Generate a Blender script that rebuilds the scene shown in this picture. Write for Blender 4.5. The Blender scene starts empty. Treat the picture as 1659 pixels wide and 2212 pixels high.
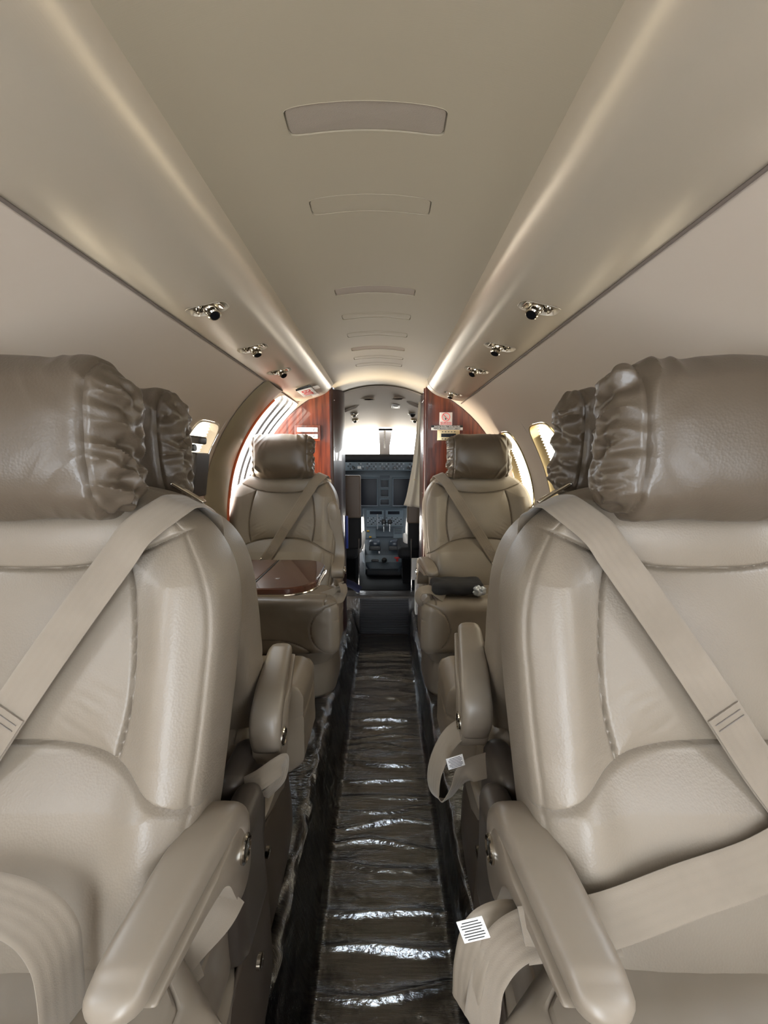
import bpy, math, random
import numpy as np
from mathutils import Vector, noise
random.seed(7); np.random.seed(7)
scn = bpy.context.scene; COL = scn.collection
PI = math.pi
# ------------------------------------------------------------------ camera numbers
F_PX = 880.0; TH = math.atan(106/880); CT, ST = math.cos(TH), math.sin(TH); CX, CZ = .025, 1.1
def at(px, py, Y):
    """point of the cockpit / cabin seen at a photo pixel, at a measured distance Y"""
    u = (px-829.5)/F_PX; v = (1106-py)/F_PX; k = Y/(CT+v*ST)
    return Vector((CX+u*k, Y, CZ+(-ST+v*CT)*k))

# ------------------------------------------------------------------ materials
MATS = {}
def srgb(r, g, b):
    f = lambda c: (c/255/12.92) if c/255 <= .04045 else ((c/255+.055)/1.055)**2.4
    return (f(r), f(g), f(b), 1)
def mat(name, col, rough=.5, metal=0, spec=.5, coat=0, coatr=.05, bump=None, sheen=0, noisecol=None, emit=None, aniso=None):
    """bump=(scale, strength, distance, kind[, stretch])"""
    if name in MATS: return MATS[name]
    m = bpy.data.materials.new(name); m.use_nodes = True; nt = m.node_tree; N = nt.nodes; L = nt.links
    p = N['Principled BSDF']
    p.inputs['Base Color'].default_value = col; p.inputs['Roughness'].default_value = rough
    p.inputs['Metallic'].default_value = metal; p.inputs['Specular IOR Level'].default_value = spec
    p.inputs['Coat Weight'].default_value = coat; p.inputs['Coat Roughness'].default_value = coatr
    if sheen: p.inputs['Sheen Weight'].default_value = sheen
    if aniso: p.inputs['Anisotropic'].default_value = aniso
    if emit:
        p.inputs['Emission Color'].default_value = emit[0]; p.inputs['Emission Strength'].default_value = emit[1]
    tc = None
    if bump or noisecol:
        tc = N.new('ShaderNodeTexCoord'); mp = N.new('ShaderNodeMapping'); L.new(tc.outputs['Object'], mp.inputs['Vector'])
    if bump:
        mp.inputs['Scale'].default_value = bump[4] if len(bump) > 4 else (1, 1, 1)
        if bump[3] == 'voronoi':
            t = N.new('ShaderNodeTexVoronoi'); t.feature = 'F1'; t.inputs['Scale'].default_value = bump[0]; out = t.outputs['Distance']
        elif bump[3] == 'wave':
            t = N.new('ShaderNodeTexWave'); t.inputs['Scale'].default_value = bump[0]; t.bands_direction = 'Y'; t.inputs['Distortion'].default_value = 1.5
            t.inputs['Detail Scale'].default_value = 3; out = t.outputs['Fac']
        else:
            t = N.new('ShaderNodeTexNoise'); t.inputs['Scale'].default_value = bump[0]; t.inputs['Detail'].default_value = 4; out = t.outputs['Fac']
        L.new(mp.outputs['Vector'], t.inputs['Vector'])
        b = N.new('ShaderNodeBump'); b.inputs['Strength'].default_value = bump[1]; b.inputs['Distance'].default_value = bump[2]
        L.new(out, b.inputs['Height']); L.new(b.outputs['Normal'], p.inputs['Normal'])
        if coat: L.new(b.outputs['Normal'], p.inputs['Coat Normal'])
    if noisecol:
        # (colour2, scale, stretch, low, high)
        mp2 = N.new('ShaderNodeMapping'); L.new(tc.outputs['Object'], mp2.inputs['Vector']); mp2.inputs['Scale'].default_value = noisecol[2]
        t = N.new('ShaderNodeTexNoise'); t.inputs['Scale'].default_value = noisecol[1]; t.inputs['Detail'].default_value = 6; t.inputs['Distortion'].default_value = .4
        L.new(mp2.outputs['Vector'], t.inputs['Vector'])
        r = N.new('ShaderNodeValToRGB'); r.color_ramp.elements[0].position = noisecol[3]; r.color_ramp.elements[1].position = noisecol[4]
        r.color_ramp.elements[0].color = col; r.color_ramp.elements[1].color = noisecol[0]
        L.new(t.outputs['Fac'], r.inputs['Fac']); L.new(r.outputs['Color'], p.inputs['Base Color'])
    MATS[name] = m; return m

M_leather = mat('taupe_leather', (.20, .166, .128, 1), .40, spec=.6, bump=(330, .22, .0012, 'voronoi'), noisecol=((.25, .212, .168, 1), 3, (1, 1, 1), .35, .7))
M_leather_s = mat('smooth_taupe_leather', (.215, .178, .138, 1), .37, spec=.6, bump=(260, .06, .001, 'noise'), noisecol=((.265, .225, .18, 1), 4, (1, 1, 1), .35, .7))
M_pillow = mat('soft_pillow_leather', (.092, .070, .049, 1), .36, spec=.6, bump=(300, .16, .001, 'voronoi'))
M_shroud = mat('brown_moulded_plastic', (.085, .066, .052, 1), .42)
M_web = mat('seatbelt_webbing', (.25, .208, .162, 1), .75, sheen=.3, bump=(900, .3, .0006, 'noise', (1, 1, 1)), noisecol=((.20, .165, .125, 1), 9, (1, 1, 1), .3, .7))
M_chrome = mat('polished_nickel', (.72, .68, .60, 1), .10, 1)
M_steel = mat('brushed_steel', (.6, .6, .6, 1), .25, 1)
M_gold = mat('champagne_gold', (.62, .50, .30, 1), .3, 1)
M_black = mat('black_plastic', (.012, .012, .013, 1), .35)
M_rubber = mat('dark_void', (.006, .006, .007, 1), .8, spec=.05)
M_ceiling = mat('satin_ceiling_fabric', (.40, .345, .255, 1), .42, metal=.12, spec=.5, bump=(60, .10, .001, 'noise', (1, 14, 1)))
M_bin = mat('satin_valance_fabric', (.56, .49, .39, 1), .29, metal=.35, spec=.5, bump=(70, .08, .001, 'noise', (8, 1, 8)))
M_wall = mat('cream_sidewall', (.56, .485, .41, 1), .42, spec=.4, bump=(25, .05, .002, 'noise'))
M_band = mat('olive_door_surround', (.30, .255, .175, 1), .36, spec=.5)
M_carpet = mat('brown_ribbed_carpet', (.13, .10, .080, 1), .85, bump=(95, .6, .002, 'wave'), noisecol=((.22, .175, .14, 1), 9, (1, 14, 1), .35, .7))
M_wood = mat('red_mahogany', (.055, .010, .005, 1), .28, coat=.7, coatr=.03, noisecol=((.20, .042, .016, 1), 7, (7, 7, .55), .35, .72))
M_wood_dark = mat('dark_gloss_mahogany', (.022, .005, .004, 1), .3, coat=.5, coatr=.02, noisecol=((.05, .011, .008, 1), 6, (6, 6, .6), .35, .7))
M_table = mat('table_mahogany', (.045, .012, .007, 1), .25, coat=1, coatr=.01, noisecol=((.10, .034, .018, 1), 6, (.5, 9, 1), .3, .7))
M_white = mat('white_plastic', (.8, .8, .8, 1), .4)
M_red = mat('sign_red', (.65, .02, .02, 1), .45)
M_ink = mat('black_ink', (.01, .01, .01, 1), .5)
M_inkred = mat('red_ink', (.7, .1, .1, 1), .5)
M_pit = mat('grey_blue_panel', (.115, .15, .18, 1), .45)
M_pit2 = mat('slate_panel', (.06, .08, .10, 1), .45)
M_screen = mat('dark_screen', (.006, .008, .014, 1), .35, spec=.25)
M_darkpit = mat('dark_cockpit_trim', (.012, .013, .016, 1), .7)
M_head = mat('cockpit_headliner', (.55, .47, .38, 1), .6, bump=(20, .06, .002, 'noise'))
M_curtain = mat('cream_curtain', (.72, .66, .54, 1), .7, sheen=.2)
M_sheep = mat('sheepskin', (.75, .72, .68, 1), .9, bump=(120, .8, .004, 'noise'))
M_blue = mat('blue_plastic', (.01, .05, .45, 1), .4)
M_navy = mat('navy_cloth', (.01, .014, .05, 1), .8)
M_yellow = mat('yellow_knob', (.8, .45, .03, 1), .4)
M_cloth = mat('black_cloth', (.018, .018, .02, 1), .8)  # plain black of the folded cloth itself
M_paper = mat('paper_label', (.75, .75, .74, 1), .6)
M_orange = mat('orange_door_seal', (.75, .16, .06, 1), .5)
M_shade = mat('lit_window_shade', (.8, .72, .5, 1), .8, emit=((1, .95, .80, 1), 2.0))
M_sky = mat('bright_window_glass', (.9, .9, .9, 1), .5, emit=((.86, .93, 1, 1), 5.2))
M_grey = mat('grey_pvc', (.35, .35, .36, 1), .5)
M_pit_btn = mat('panel_key', (.35, .38, .42, 1), .5)

def plastic_film():
    m = bpy.data.materials.new('clear_plastic_film'); m.use_nodes = True; nt = m.node_tree; N = nt.nodes; L = nt.links
    N.remove(N['Principled BSDF']); out = N['Material Output']
    tr = N.new('ShaderNodeBsdfTransparent'); tr.inputs[0].default_value = (.93, .93, .93, 1)
    gl = N.new('ShaderNodeBsdfGlossy'); gl.inputs['Roughness'].default_value = .07; gl.inputs['Color'].default_value = (.9, .95, 1, 1)
    lw = N.new('ShaderNodeFresnel'); lw.inputs['IOR'].default_value = 2.3
    mx = N.new('ShaderNodeMixShader'); tc = N.new('ShaderNodeTexCoord')
    n = N.new('ShaderNodeTexNoise'); n.inputs['Scale'].default_value = 45; n.inputs['Detail'].default_value = 5
    mp = N.new('ShaderNodeMapping'); mp.inputs['Scale'].default_value = (1, 2.2, 1)
    L.new(tc.outputs['Object'], mp.inputs['Vector']); L.new(mp.outputs['Vector'], n.inputs['Vector'])
    b = N.new('ShaderNodeBump'); b.inputs['Strength'].default_value = .8; b.inputs['Distance'].default_value = .005
    L.new(n.outputs['Fac'], b.inputs['Height']); L.new(b.outputs['Normal'], gl.inputs['Normal']); L.new(b.outputs['Normal'], lw.inputs['Normal'])
    L.new(lw.outputs['Fac'], mx.inputs[0]); L.new(tr.outputs[0], mx.inputs[1]); L.new(gl.outputs[0], mx.inputs[2])
    L.new(mx.outputs[0], out.inputs['Surface']); return m
M_film = plastic_film()

# ------------------------------------------------------------------ mesh helpers
class MB:
    def __init__(s): s.v = []; s.f = []; s.n = 0
    def add(s, V, F):
        V = np.asarray(V, float).reshape(-1, 3); s.v.append(V); s.f += [[i+s.n for i in f] for f in F]; s.n += len(V); return s
    def build(s, name, m, parent=None, sharp=40, loc=None, mats=None):
        me = bpy.data.meshes.new(name); me.from_pydata(np.vstack(s.v).tolist(), [], s.f); me.materials.append(m); me.update()
        me.polygons.foreach_set('use_smooth', [True]*len(me.polygons))
        if sharp: me.set_sharp_from_angle(angle=math.radians(sharp))
        o = bpy.data.objects.new(name, me); COL.objects.link(o)
        if parent: o.parent = parent
        if loc: o.location = loc
        return o
def grid(P, cu=False, cv=False, cap0=False, cap1=False):
    """P[nu,nv,3]; cu closes rows, cv closes columns; caps close the v-loops at both u ends"""
    nu, nv = P.shape[:2]; F = []
    for i in range(nu if cu else nu-1):
        a = i*nv; b = ((i+1) % nu)*nv
        for j in range(nv if cv else nv-1):
            k = (j+1) % nv; F.append((a+j, a+k, b+k, b+j))
    if cap0: F.append(tuple(range(nv-1, -1, -1)))
    if cap1: F.append(tuple(range((nu-1)*nv, nu*nv)))
    return P.reshape(-1, 3), F
def rbox(sx, sy, sz, r, n=8, c=(0, 0, 0), disp=None):
    """rounded box, half sizes; n cells per face side (int or (nx,ny,nz))"""
    if isinstance(n, int): n = (n, n, n)
    vm = {}; V = []; F = []; h = (sx, sy, sz)
    def lin(k):
        cells = n[k]; q = [math.tan(t*PI/4*.92)/math.tan(PI/4*.92) for t in np.linspace(-1, 1, cells+1)]
        # uniform in the middle, denser in the rounded ends
        return [(-1+2*i/cells) for i in range(cells+1)] if cells > 24 else [-1]+[-(1-r/h[k]*.7), -(1-r/h[k]*1.05)]*(r < h[k]*.9)+[x*(1-r/h[k]*1.1) for x in np.linspace(-1, 1, cells+1)][1:-1]*(r < h[k]*.9)+([x for x in np.linspace(-1, 1, cells+1)][1:-1] if r >= h[k]*.9 else [])+[(1-r/h[k]*1.05), (1-r/h[k]*.7)]*(r < h[k]*.9)+[1]
    Ls = [sorted(set(round(x, 5) for x in lin(k))) for k in range(3)]
    def vid(p):
        key = (round(p[0], 6), round(p[1], 6), round(p[2], 6))
        if key not in vm: vm[key] = len(V); V.append(p)
        return vm[key]
    for ax in range(3):
        a1, a2 = (ax+1) % 3, (ax+2) % 3
        for sg in (-1, 1):
            for i in range(len(Ls[a1])-1):
                for j in range(len(Ls[a2])-1):
                    q = []
                    for (u, w) in ((Ls[a1][i], Ls[a2][j]), (Ls[a1][i+1], Ls[a2][j]), (Ls[a1][i+1], Ls[a2][j+1]), (Ls[a1][i], Ls[a2][j+1])):
                        p = [0, 0, 0]; p[ax] = sg; p[a1] = u; p[a2] = w; q.append(vid(tuple(p)))
                    F.append(q if sg > 0 else q[::-1])
    P = np.array(V)*np.array(h)
    inner = np.clip(P, -(np.array(h)-r), np.array(h)-r); d = P-inner; L = np.linalg.norm(d, axis=1, keepdims=True); L[L == 0] = 1
    nrm = d/L; P = inner+nrm*r
    if disp is not None: P = disp(P, nrm)
    return P+np.array(c), F
def bxx(x0, x1, y0, y1, z0, z1, r=.004, n=2):
    return rbox(abs(x1-x0)/2, abs(y1-y0)/2, abs(z1-z0)/2, min(r, abs(x1-x0)/2*.99, abs(y1-y0)/2*.99, abs(z1-z0)/2*.99), n, ((x0+x1)/2, (y0+y1)/2, (z0+z1)/2))
def spline(pts, n=12):
    P = np.array(pts, float); out = []
    E = np.vstack([2*P[0]-P[1], P, 2*P[-1]-P[-2]])
    for i in range(1, len(E)-2):
        p0, p1, p2, p3 = E[i-1:i+3]
        for t in np.linspace(0, 1, n, endpoint=False):
            out.append(.5*((2*p1)+(-p0+p2)*t+(2*p0-5*p1+4*p2-p3)*t*t+(-p0+3*p1-3*p2+p3)*t**3))
    out.append(P[-1]); return np.array(out)
def tube(pts, r, seg=10, closed=False):
    P = np.array(pts, float); n = len(P); R = np.full(n, r) if np.isscalar(r) else np.array(r); rings = []
    up = None
    for i in range(n):
        t = P[(i+1) % n]-P[i-1] if (closed or 0 < i < n-1) else (P[1]-P[0] if i == 0 else P[-1]-P[-2])
        t = t/(np.linalg.norm(t)+1e-12)
        if up is None: up = np.cross(t, [0, 0, 1] if abs(t[2]) < .9 else [1, 0, 0])
        up = up-t*np.dot(up, t); up /= np.linalg.norm(up)+1e-12; w = np.cross(t, up)
        a = np.linspace(0, 2*PI, seg, endpoint=False)
        rings.append(P[i]+R[i]*(np.cos(a)[:, None]*up+np.sin(a)[:, None]*w))
    return grid(np.array(rings), cu=closed, cv=True, cap0=not closed, cap1=not closed)
def ribbon(pts, nrm, w, th=.0022, n=21, twist=None):
    """webbing: centre line, surface normals, width"""
    P = np.array(pts, float); N_ = np.array(nrm, float); m = len(P); rows = []
    if N_.ndim == 1: N_ = np.tile(N_, (m, 1))
    for i in range(m):
        t = P[min(i+1, m-1)]-P[max(i-1, 0)]; t /= np.linalg.norm(t); nn = N_[i]-t*np.dot(N_[i], t); nn /= np.linalg.norm(nn)+1e-12
        s = np.cross(t, nn); ww = w if np.isscalar(w) else w[i]; row = []
        for q in np.linspace(-.5, .5, n): row.append(P[i]+s*ww*q+nn*(th/2*(1-.5*(abs(q) > .49))+.00018*math.cos(q*10*PI)))
        for q in np.linspace(.5, -.5, n): row.append(P[i]+s*ww*q-nn*(th/2*(1-.5*(abs(q) > .49))-.00018*math.cos(q*10*PI)))
        rows.append(row)
    return grid(np.array(rows), cv=True, cap0=True, cap1=True)
def lathe(prof, seg=24, o=(0, 0, 0), ax=(0, 0, 1)):
    """prof list of (radius, height) about axis ax"""
    ax = Vector(ax).normalized(); u = ax.orthogonal().normalized(); w = ax.cross(u); P = []
    for (r, h) in prof:
        P.append([list(Vector(o)+ax*h+(u*math.cos(a)+w*math.sin(a))*max(r, 1e-5)) for a in np.linspace(0, 2*PI, seg, endpoint=False)])
    return grid(np.array(P), cv=True, cap0=True, cap1=True)
def extr(poly, axis_pts):
    """extrude 2-D polygon (list of 3-D points A -> list of 3-D points B)"""
    A, B = axis_pts; n = len(A); V = list(A)+list(B)
    F = [tuple(range(n-1, -1, -1)), tuple(range(n, 2*n))]+[(i, (i+1) % n, n+(i+1) % n, n+i) for i in range(n)]
    return V, F
def tag(o, label=None, cat=None, group=None, kind=None):
    if label: o['label'] = label
    if cat: o['category'] = cat
    if group: o['group'] = group
    if kind: o['kind'] = kind
    return o
def thing(name, loc, label, cat, group=None, rz=0):
    o = bpy.data.objects.new(name, None); COL.objects.link(o); o.location = loc; o.rotation_euler = (0, 0, rz); o.empty_display_size = .05
    return tag(o, label, cat, group)
def fbm(x, y, z, s): return noise.noise(Vector((x*s, y*s, z*s)))
def text(body, size, m, name='lettering', ext=.0006, bold=0):
    c = bpy.data.curves.new(name, 'FONT'); c.body = body; c.size = size; c.align_x = 'CENTER'; c.align_y = 'CENTER'; c.extrude = ext; c.offset = bold
    o = bpy.data.objects.new('tmp', c); COL.objects.link(o); dg = bpy.context.evaluated_depsgraph_get()
    me = bpy.data.meshes.new_from_object(o.evaluated_get(dg)); bpy.data.objects.remove(o)
    me.materials.clear(); me.materials.append(m); ob = bpy.data.objects.new(name, me); COL.objects.link(ob); return ob

# ------------------------------------------------------------------ the cabin shell
R, ZC = .77, .81
YA, YB = -1.3, 2.42          # cabin from behind the camera to the partitions
def holed(S, ylim, tlim, holes, dy=.06, nt=24, bowl=None):
    """surface S(y,t)->point with rounded holes (yc,tc,ry,rt,exp); returns MB and hole rims"""
    mb = MB(); yb = {ylim[0], ylim[1]}; tb = {tlim[0], tlim[1]}; sq = []
    for (yc, tc, ry, rt, e) in holes:
        m = 1.12; q = (yc-ry*m, yc+ry*m, tc-rt*m, tc+rt*m); sq.append(q); yb |= {q[0], q[1]}; tb |= {q[2], q[3]}
    def fill(b, step):
        b = sorted(b); o = []
        for a, c in zip(b, b[1:]):
            if c-a < 1e-6: continue
            k = max(1, int(math.ceil((c-a)/step))); o += [a+(c-a)*i/k for i in range(k)]
        return o+[b[-1]]
    ys = fill(yb, dy); ts = fill(tb, (tlim[1]-tlim[0])/nt)
    V = [S(y, t) for y in ys for t in ts]; F = []
    for i in range(len(ys)-1):
        for j in range(len(ts)-1):
            yc, tc = (ys[i]+ys[i+1])/2, (ts[j]+ts[j+1])/2
            if any(q[0] < yc < q[1] and q[2] < tc < q[3] for q in sq): continue
            F.append((i*len(ts)+j, i*len(ts)+j+1, (i+1)*len(ts)+j+1, (i+1)*len(ts)+j))
    mb.add(V, F); rims = []
    for (yc, tc, ry, rt, e), q in zip(holes, sq):
        ang = np.linspace(0, 2*PI, 96, endpoint=False); rows = []
        for k in np.linspace(0, 1, 6):
            row = []
            for a in ang:
                c, s = math.cos(a), math.sin(a); m = max(abs(c), abs(s))
                oy, ot = c/m*ry*1.12, s/m*rt*1.12
                q_ = (abs(c)**e+abs(s)**e)**(-1/e); iy, it = ry*c*q_, rt*s*q_
                row.append(S(yc+oy*(1-k)+iy*k, tc+ot*(1-k)+it*k))
            rows.append(row)
        mb.add(*grid(np.array(rows, float), cv=True))
        rims.append([(yc+ry*math.cos(a)*(abs(math.cos(a))**e+abs(math.sin(a))**e)**(-1/e), tc+rt*math.sin(a)*(abs(math.cos(a))**e+abs(math.sin(a))**e)**(-1/e)) for a in ang])
    return mb, rims
def wallS(side, dr=0):
    return lambda y, t: (side*(R+dr)*math.cos(math.radians(t)), y, ZC+(R+dr)*math.sin(math.radians(t)))
WIN_T, WIN_R = 20, 15.5
left_w = [(-.62, WIN_T, .13, WIN_R, 4), (-.02, WIN_T, .13, WIN_R, 4), (.62, WIN_T, .13, WIN_R, 4), (1.16, WIN_T, .135, WIN_R, 4), (1.565, WIN_T, .115, WIN_R, 5)]
DOOR = (2.19, 12, .225, 41.5, 7)
right_w = [(-.62, WIN_T, .13, WIN_R, 4), (-.02, WIN_T, .13, WIN_R, 4), (.62, WIN_T, .13, WIN_R, 4), (1.13, WIN_T, .13, WIN_R, 4), (1.645, WIN_T, .13, WIN_R, 4), (2.105, WIN_T, .13, WIN_R, 4)]
wi = 0
for side, holes, nm in ((-1, left_w+[DOOR], 'wall_left'), (1, right_w, 'wall_right')):
    mb, rims = holed(wallS(side), (YA, 2.66), (-50, 71.0), holes)
    xb_ = R*math.cos(math.radians(-50)); zb_ = ZC+R*math.sin(math.radians(-50))
    mb.add(*grid(np.array([[(side*(xb_-.03*q), y, zb_*(1-q)) for q in np.linspace(0, 1, 5)] for y in np.linspace(YA, 2.66, 20)])))
    tag(mb.build(nm, M_wall), kind='structure')
    for h, rim in zip(holes, rims):
        if h is DOOR: continue
        wi += 1
        w = thing('window_%d' % wi, (0, 0, 0), None, None); tag(w, kind='structure')
        # frame: rounded lip then reveal going outward
        rows = []
        for (dr, sc) in ((-.004, 1.0), (-.006, .985), (-.004, .965), (.03, .93), (.034, .90)):
            S = wallS(side, dr); rows.append([S(h[0]+(y-h[0])*sc, h[1]+(t-h[1])*sc) for (y, t) in rim])
        MB().add(*grid(np.array(rows, float), cv=True)).build('window_frame', M_gold if side > 0 and h[0] > 1 else M_wall, w)
        # pleated shade (lit by daylight)
        S = wallS(side, .022); ny = 3; nt_ = 64; P = []
        for y in np.linspace(h[0]-h[2]*.99, h[0]+h[2]*.99, ny):
            row = []
            for k, t in enumerate(np.linspace(h[1]-h[3]*.99, h[1]+h[3]*.99, nt_)):
                row.append(wallS(side, .026+(.007 if k % 2 else 0))(y, t))
            P.append(row)
        MB().add(*grid(np.array(P, float))).build('window_shade', M_shade if h[0] > 1.0 else M_sky, w, sharp=10)
# door surround band on the left wall
P = []
for t in np.linspace(-30, 54.5, 50):
    k = (t-10)/45.0; yl = 1.765-.07*max(0, min(1, k+.1)); yr = 2.035-.09*max(0, min(1, k))
    P.append([wallS(-1, -(.004+.016*math.sin(PI*q)**.6))(yl+(yr-yl)*q, t) for q in np.linspace(0, 1, 14)])
tag(MB().add(*grid(np.array(P, float))).build('trim_1', M_band), kind='structure')
# door jamb rings, stepped outward, white with dark rubber seals
dj = thing('door_1', (0, 0, 0), None, None); tag(dj, kind='structure')
_, rims = holed(wallS(-1), (1.9, 2.5), (-40, 55), [DOOR])
rim = rims[0]; steps = [(0, 1.0, 'w'), (.020, .985, 'w'), (.028, .975, 'b'), (.045, .965, 'w'), (.056, .95, 'b'), (.072, .94, 'w'), (.084, .925, 'b'), (.11, .92, 'w'), (.112, .905, 'w')]
for a, b in zip(steps, steps[1:]):
    rows = [[wallS(-1, d)(DOOR[0]+(y-DOOR[0])*s_, DOOR[1]+(t-DOOR[1])*s_) for (y, t) in rim] for d, s_ in ((a[0], a[1]), (b[0], b[1]))]
    MB().add(*grid(np.array(rows, float), cv=True)).build('door_seal' if b[2] == 'b' else 'door_frame', M_black if b[2] == 'b' else M_white, dj)
P = [wallS(-1, -.004)(2.040-.09*max(0, min(1, (t-10)/45)), t) for t in np.linspace(-28, 50, 40)]
MB().add(*tube(P, .010, 10)).build('door_edge_seal', M_orange, dj)

# outer fuselage skin round the lining
M_skin = mat('grey_insulation', (.10, .10, .10, 1), .9, spec=.1)
skin, _ = holed(wallS(-1, .118), (YA-.05, 2.72), (-55, 90), [(DOOR[0], DOOR[1], DOOR[2]*.93, DOOR[3]*.93, 7)], dy=.15)
skin.add(*grid(np.array([[wallS(1, .118)(y, t) for t in np.linspace(-55, 90, 50)] for y in np.linspace(YA-.05, 2.72, 20)])))
tag(skin.build('wall_outer', M_skin), kind='structure')
# ceiling
AR = .65; CZc = 1.58-AR
def ceilS(y, t): return (AR*math.sin(t), y, CZc+AR*math.cos(t))
TL = math.asin(.262/AR)
PAN = [(.63, .605, .655, 'p'), (.82, .795, .845, 'c'), (1.2, 1.175, 1.225, 'd'), (1.395, 1.37, 1.42, 'c'), (1.585, 1.56, 1.61, 'c'), (1.775, 1.75, 1.80, 'd'), (1.92, 1.90, 1.945, 'c'), (2.06, 2.03, 2.08, 'c')]
PT = .113/AR
holes = [((a+b)/2, 0, (b-a)/2, PT, 9) for (_, a, b, k) in PAN]
mb, rims = holed(ceilS, (YA, 2.63), (-TL, TL), holes, dy=.08, nt=30)
tag(mb.build('ceiling', M_ceiling), kind='structure')
M_panel_d = mat('brown_grille_cloth', (.30, .25, .20, 1), .7, bump=(1500, .5, .0006, 'voronoi'))
M_panel_m = mat('taupe_vent_cloth', (.38, .32, .27, 1), .6)
PL = ['large perforated speaker grille in ceiling nearest the camera', 'plain cloth panel in ceiling, second from the camera', 'brown panel in ceiling, third from the camera',
      'thin outlined ceiling panel, fourth from the camera', 'thin outlined ceiling panel, fifth from the camera', 'small tan ceiling panel, sixth from the camera',
      'faint outlined ceiling panel, seventh from the camera', 'faint outlined ceiling panel nearest the cockpit doorway']
for (yc, a, b, k), rim, h, lb in zip(PAN, rims, holes, PL):
    o = thing('ceiling_panel', (0, yc, 1.58), lb, 'ceiling panel', 'access panels along the ceiling centre')
    rows = []
    def cs(y, t, d): return ((AR+d)*math.sin(t), y-yc, CZc+(AR+d)*math.cos(t)-1.58)
    for (d, sc) in ((0, 1.0), (-.0004, .999), (-.0004, .994), (.005, .991), (.005, .974)):
        rows.append([cs(h[0]+(y-h[0])*(1-(1-sc)*3), h[1]+(t-h[1])*sc, d) for (y, t) in rim])
    MB().add(*grid(np.array(rows, float), cv=True)).build('panel_frame', M_ceiling, o)
    rows = []
    for sc in (.976, .973, .5, .02):
        rows.append([cs(h[0]+(y-h[0])*(1-(1-sc)*(3 if sc > .9 else .98)), h[1]+(t-h[1])*sc, .005 if sc == .976 else (.0012 if k != 'c' else .0002)) for (y, t) in rim])
    MB().add(*grid(np.array(rows, float), cv=True, cap1=True)).build('panel_face', {'p': M_panel_d, 'd': M_panel_m, 'c': M_ceiling}[k], o)

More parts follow.
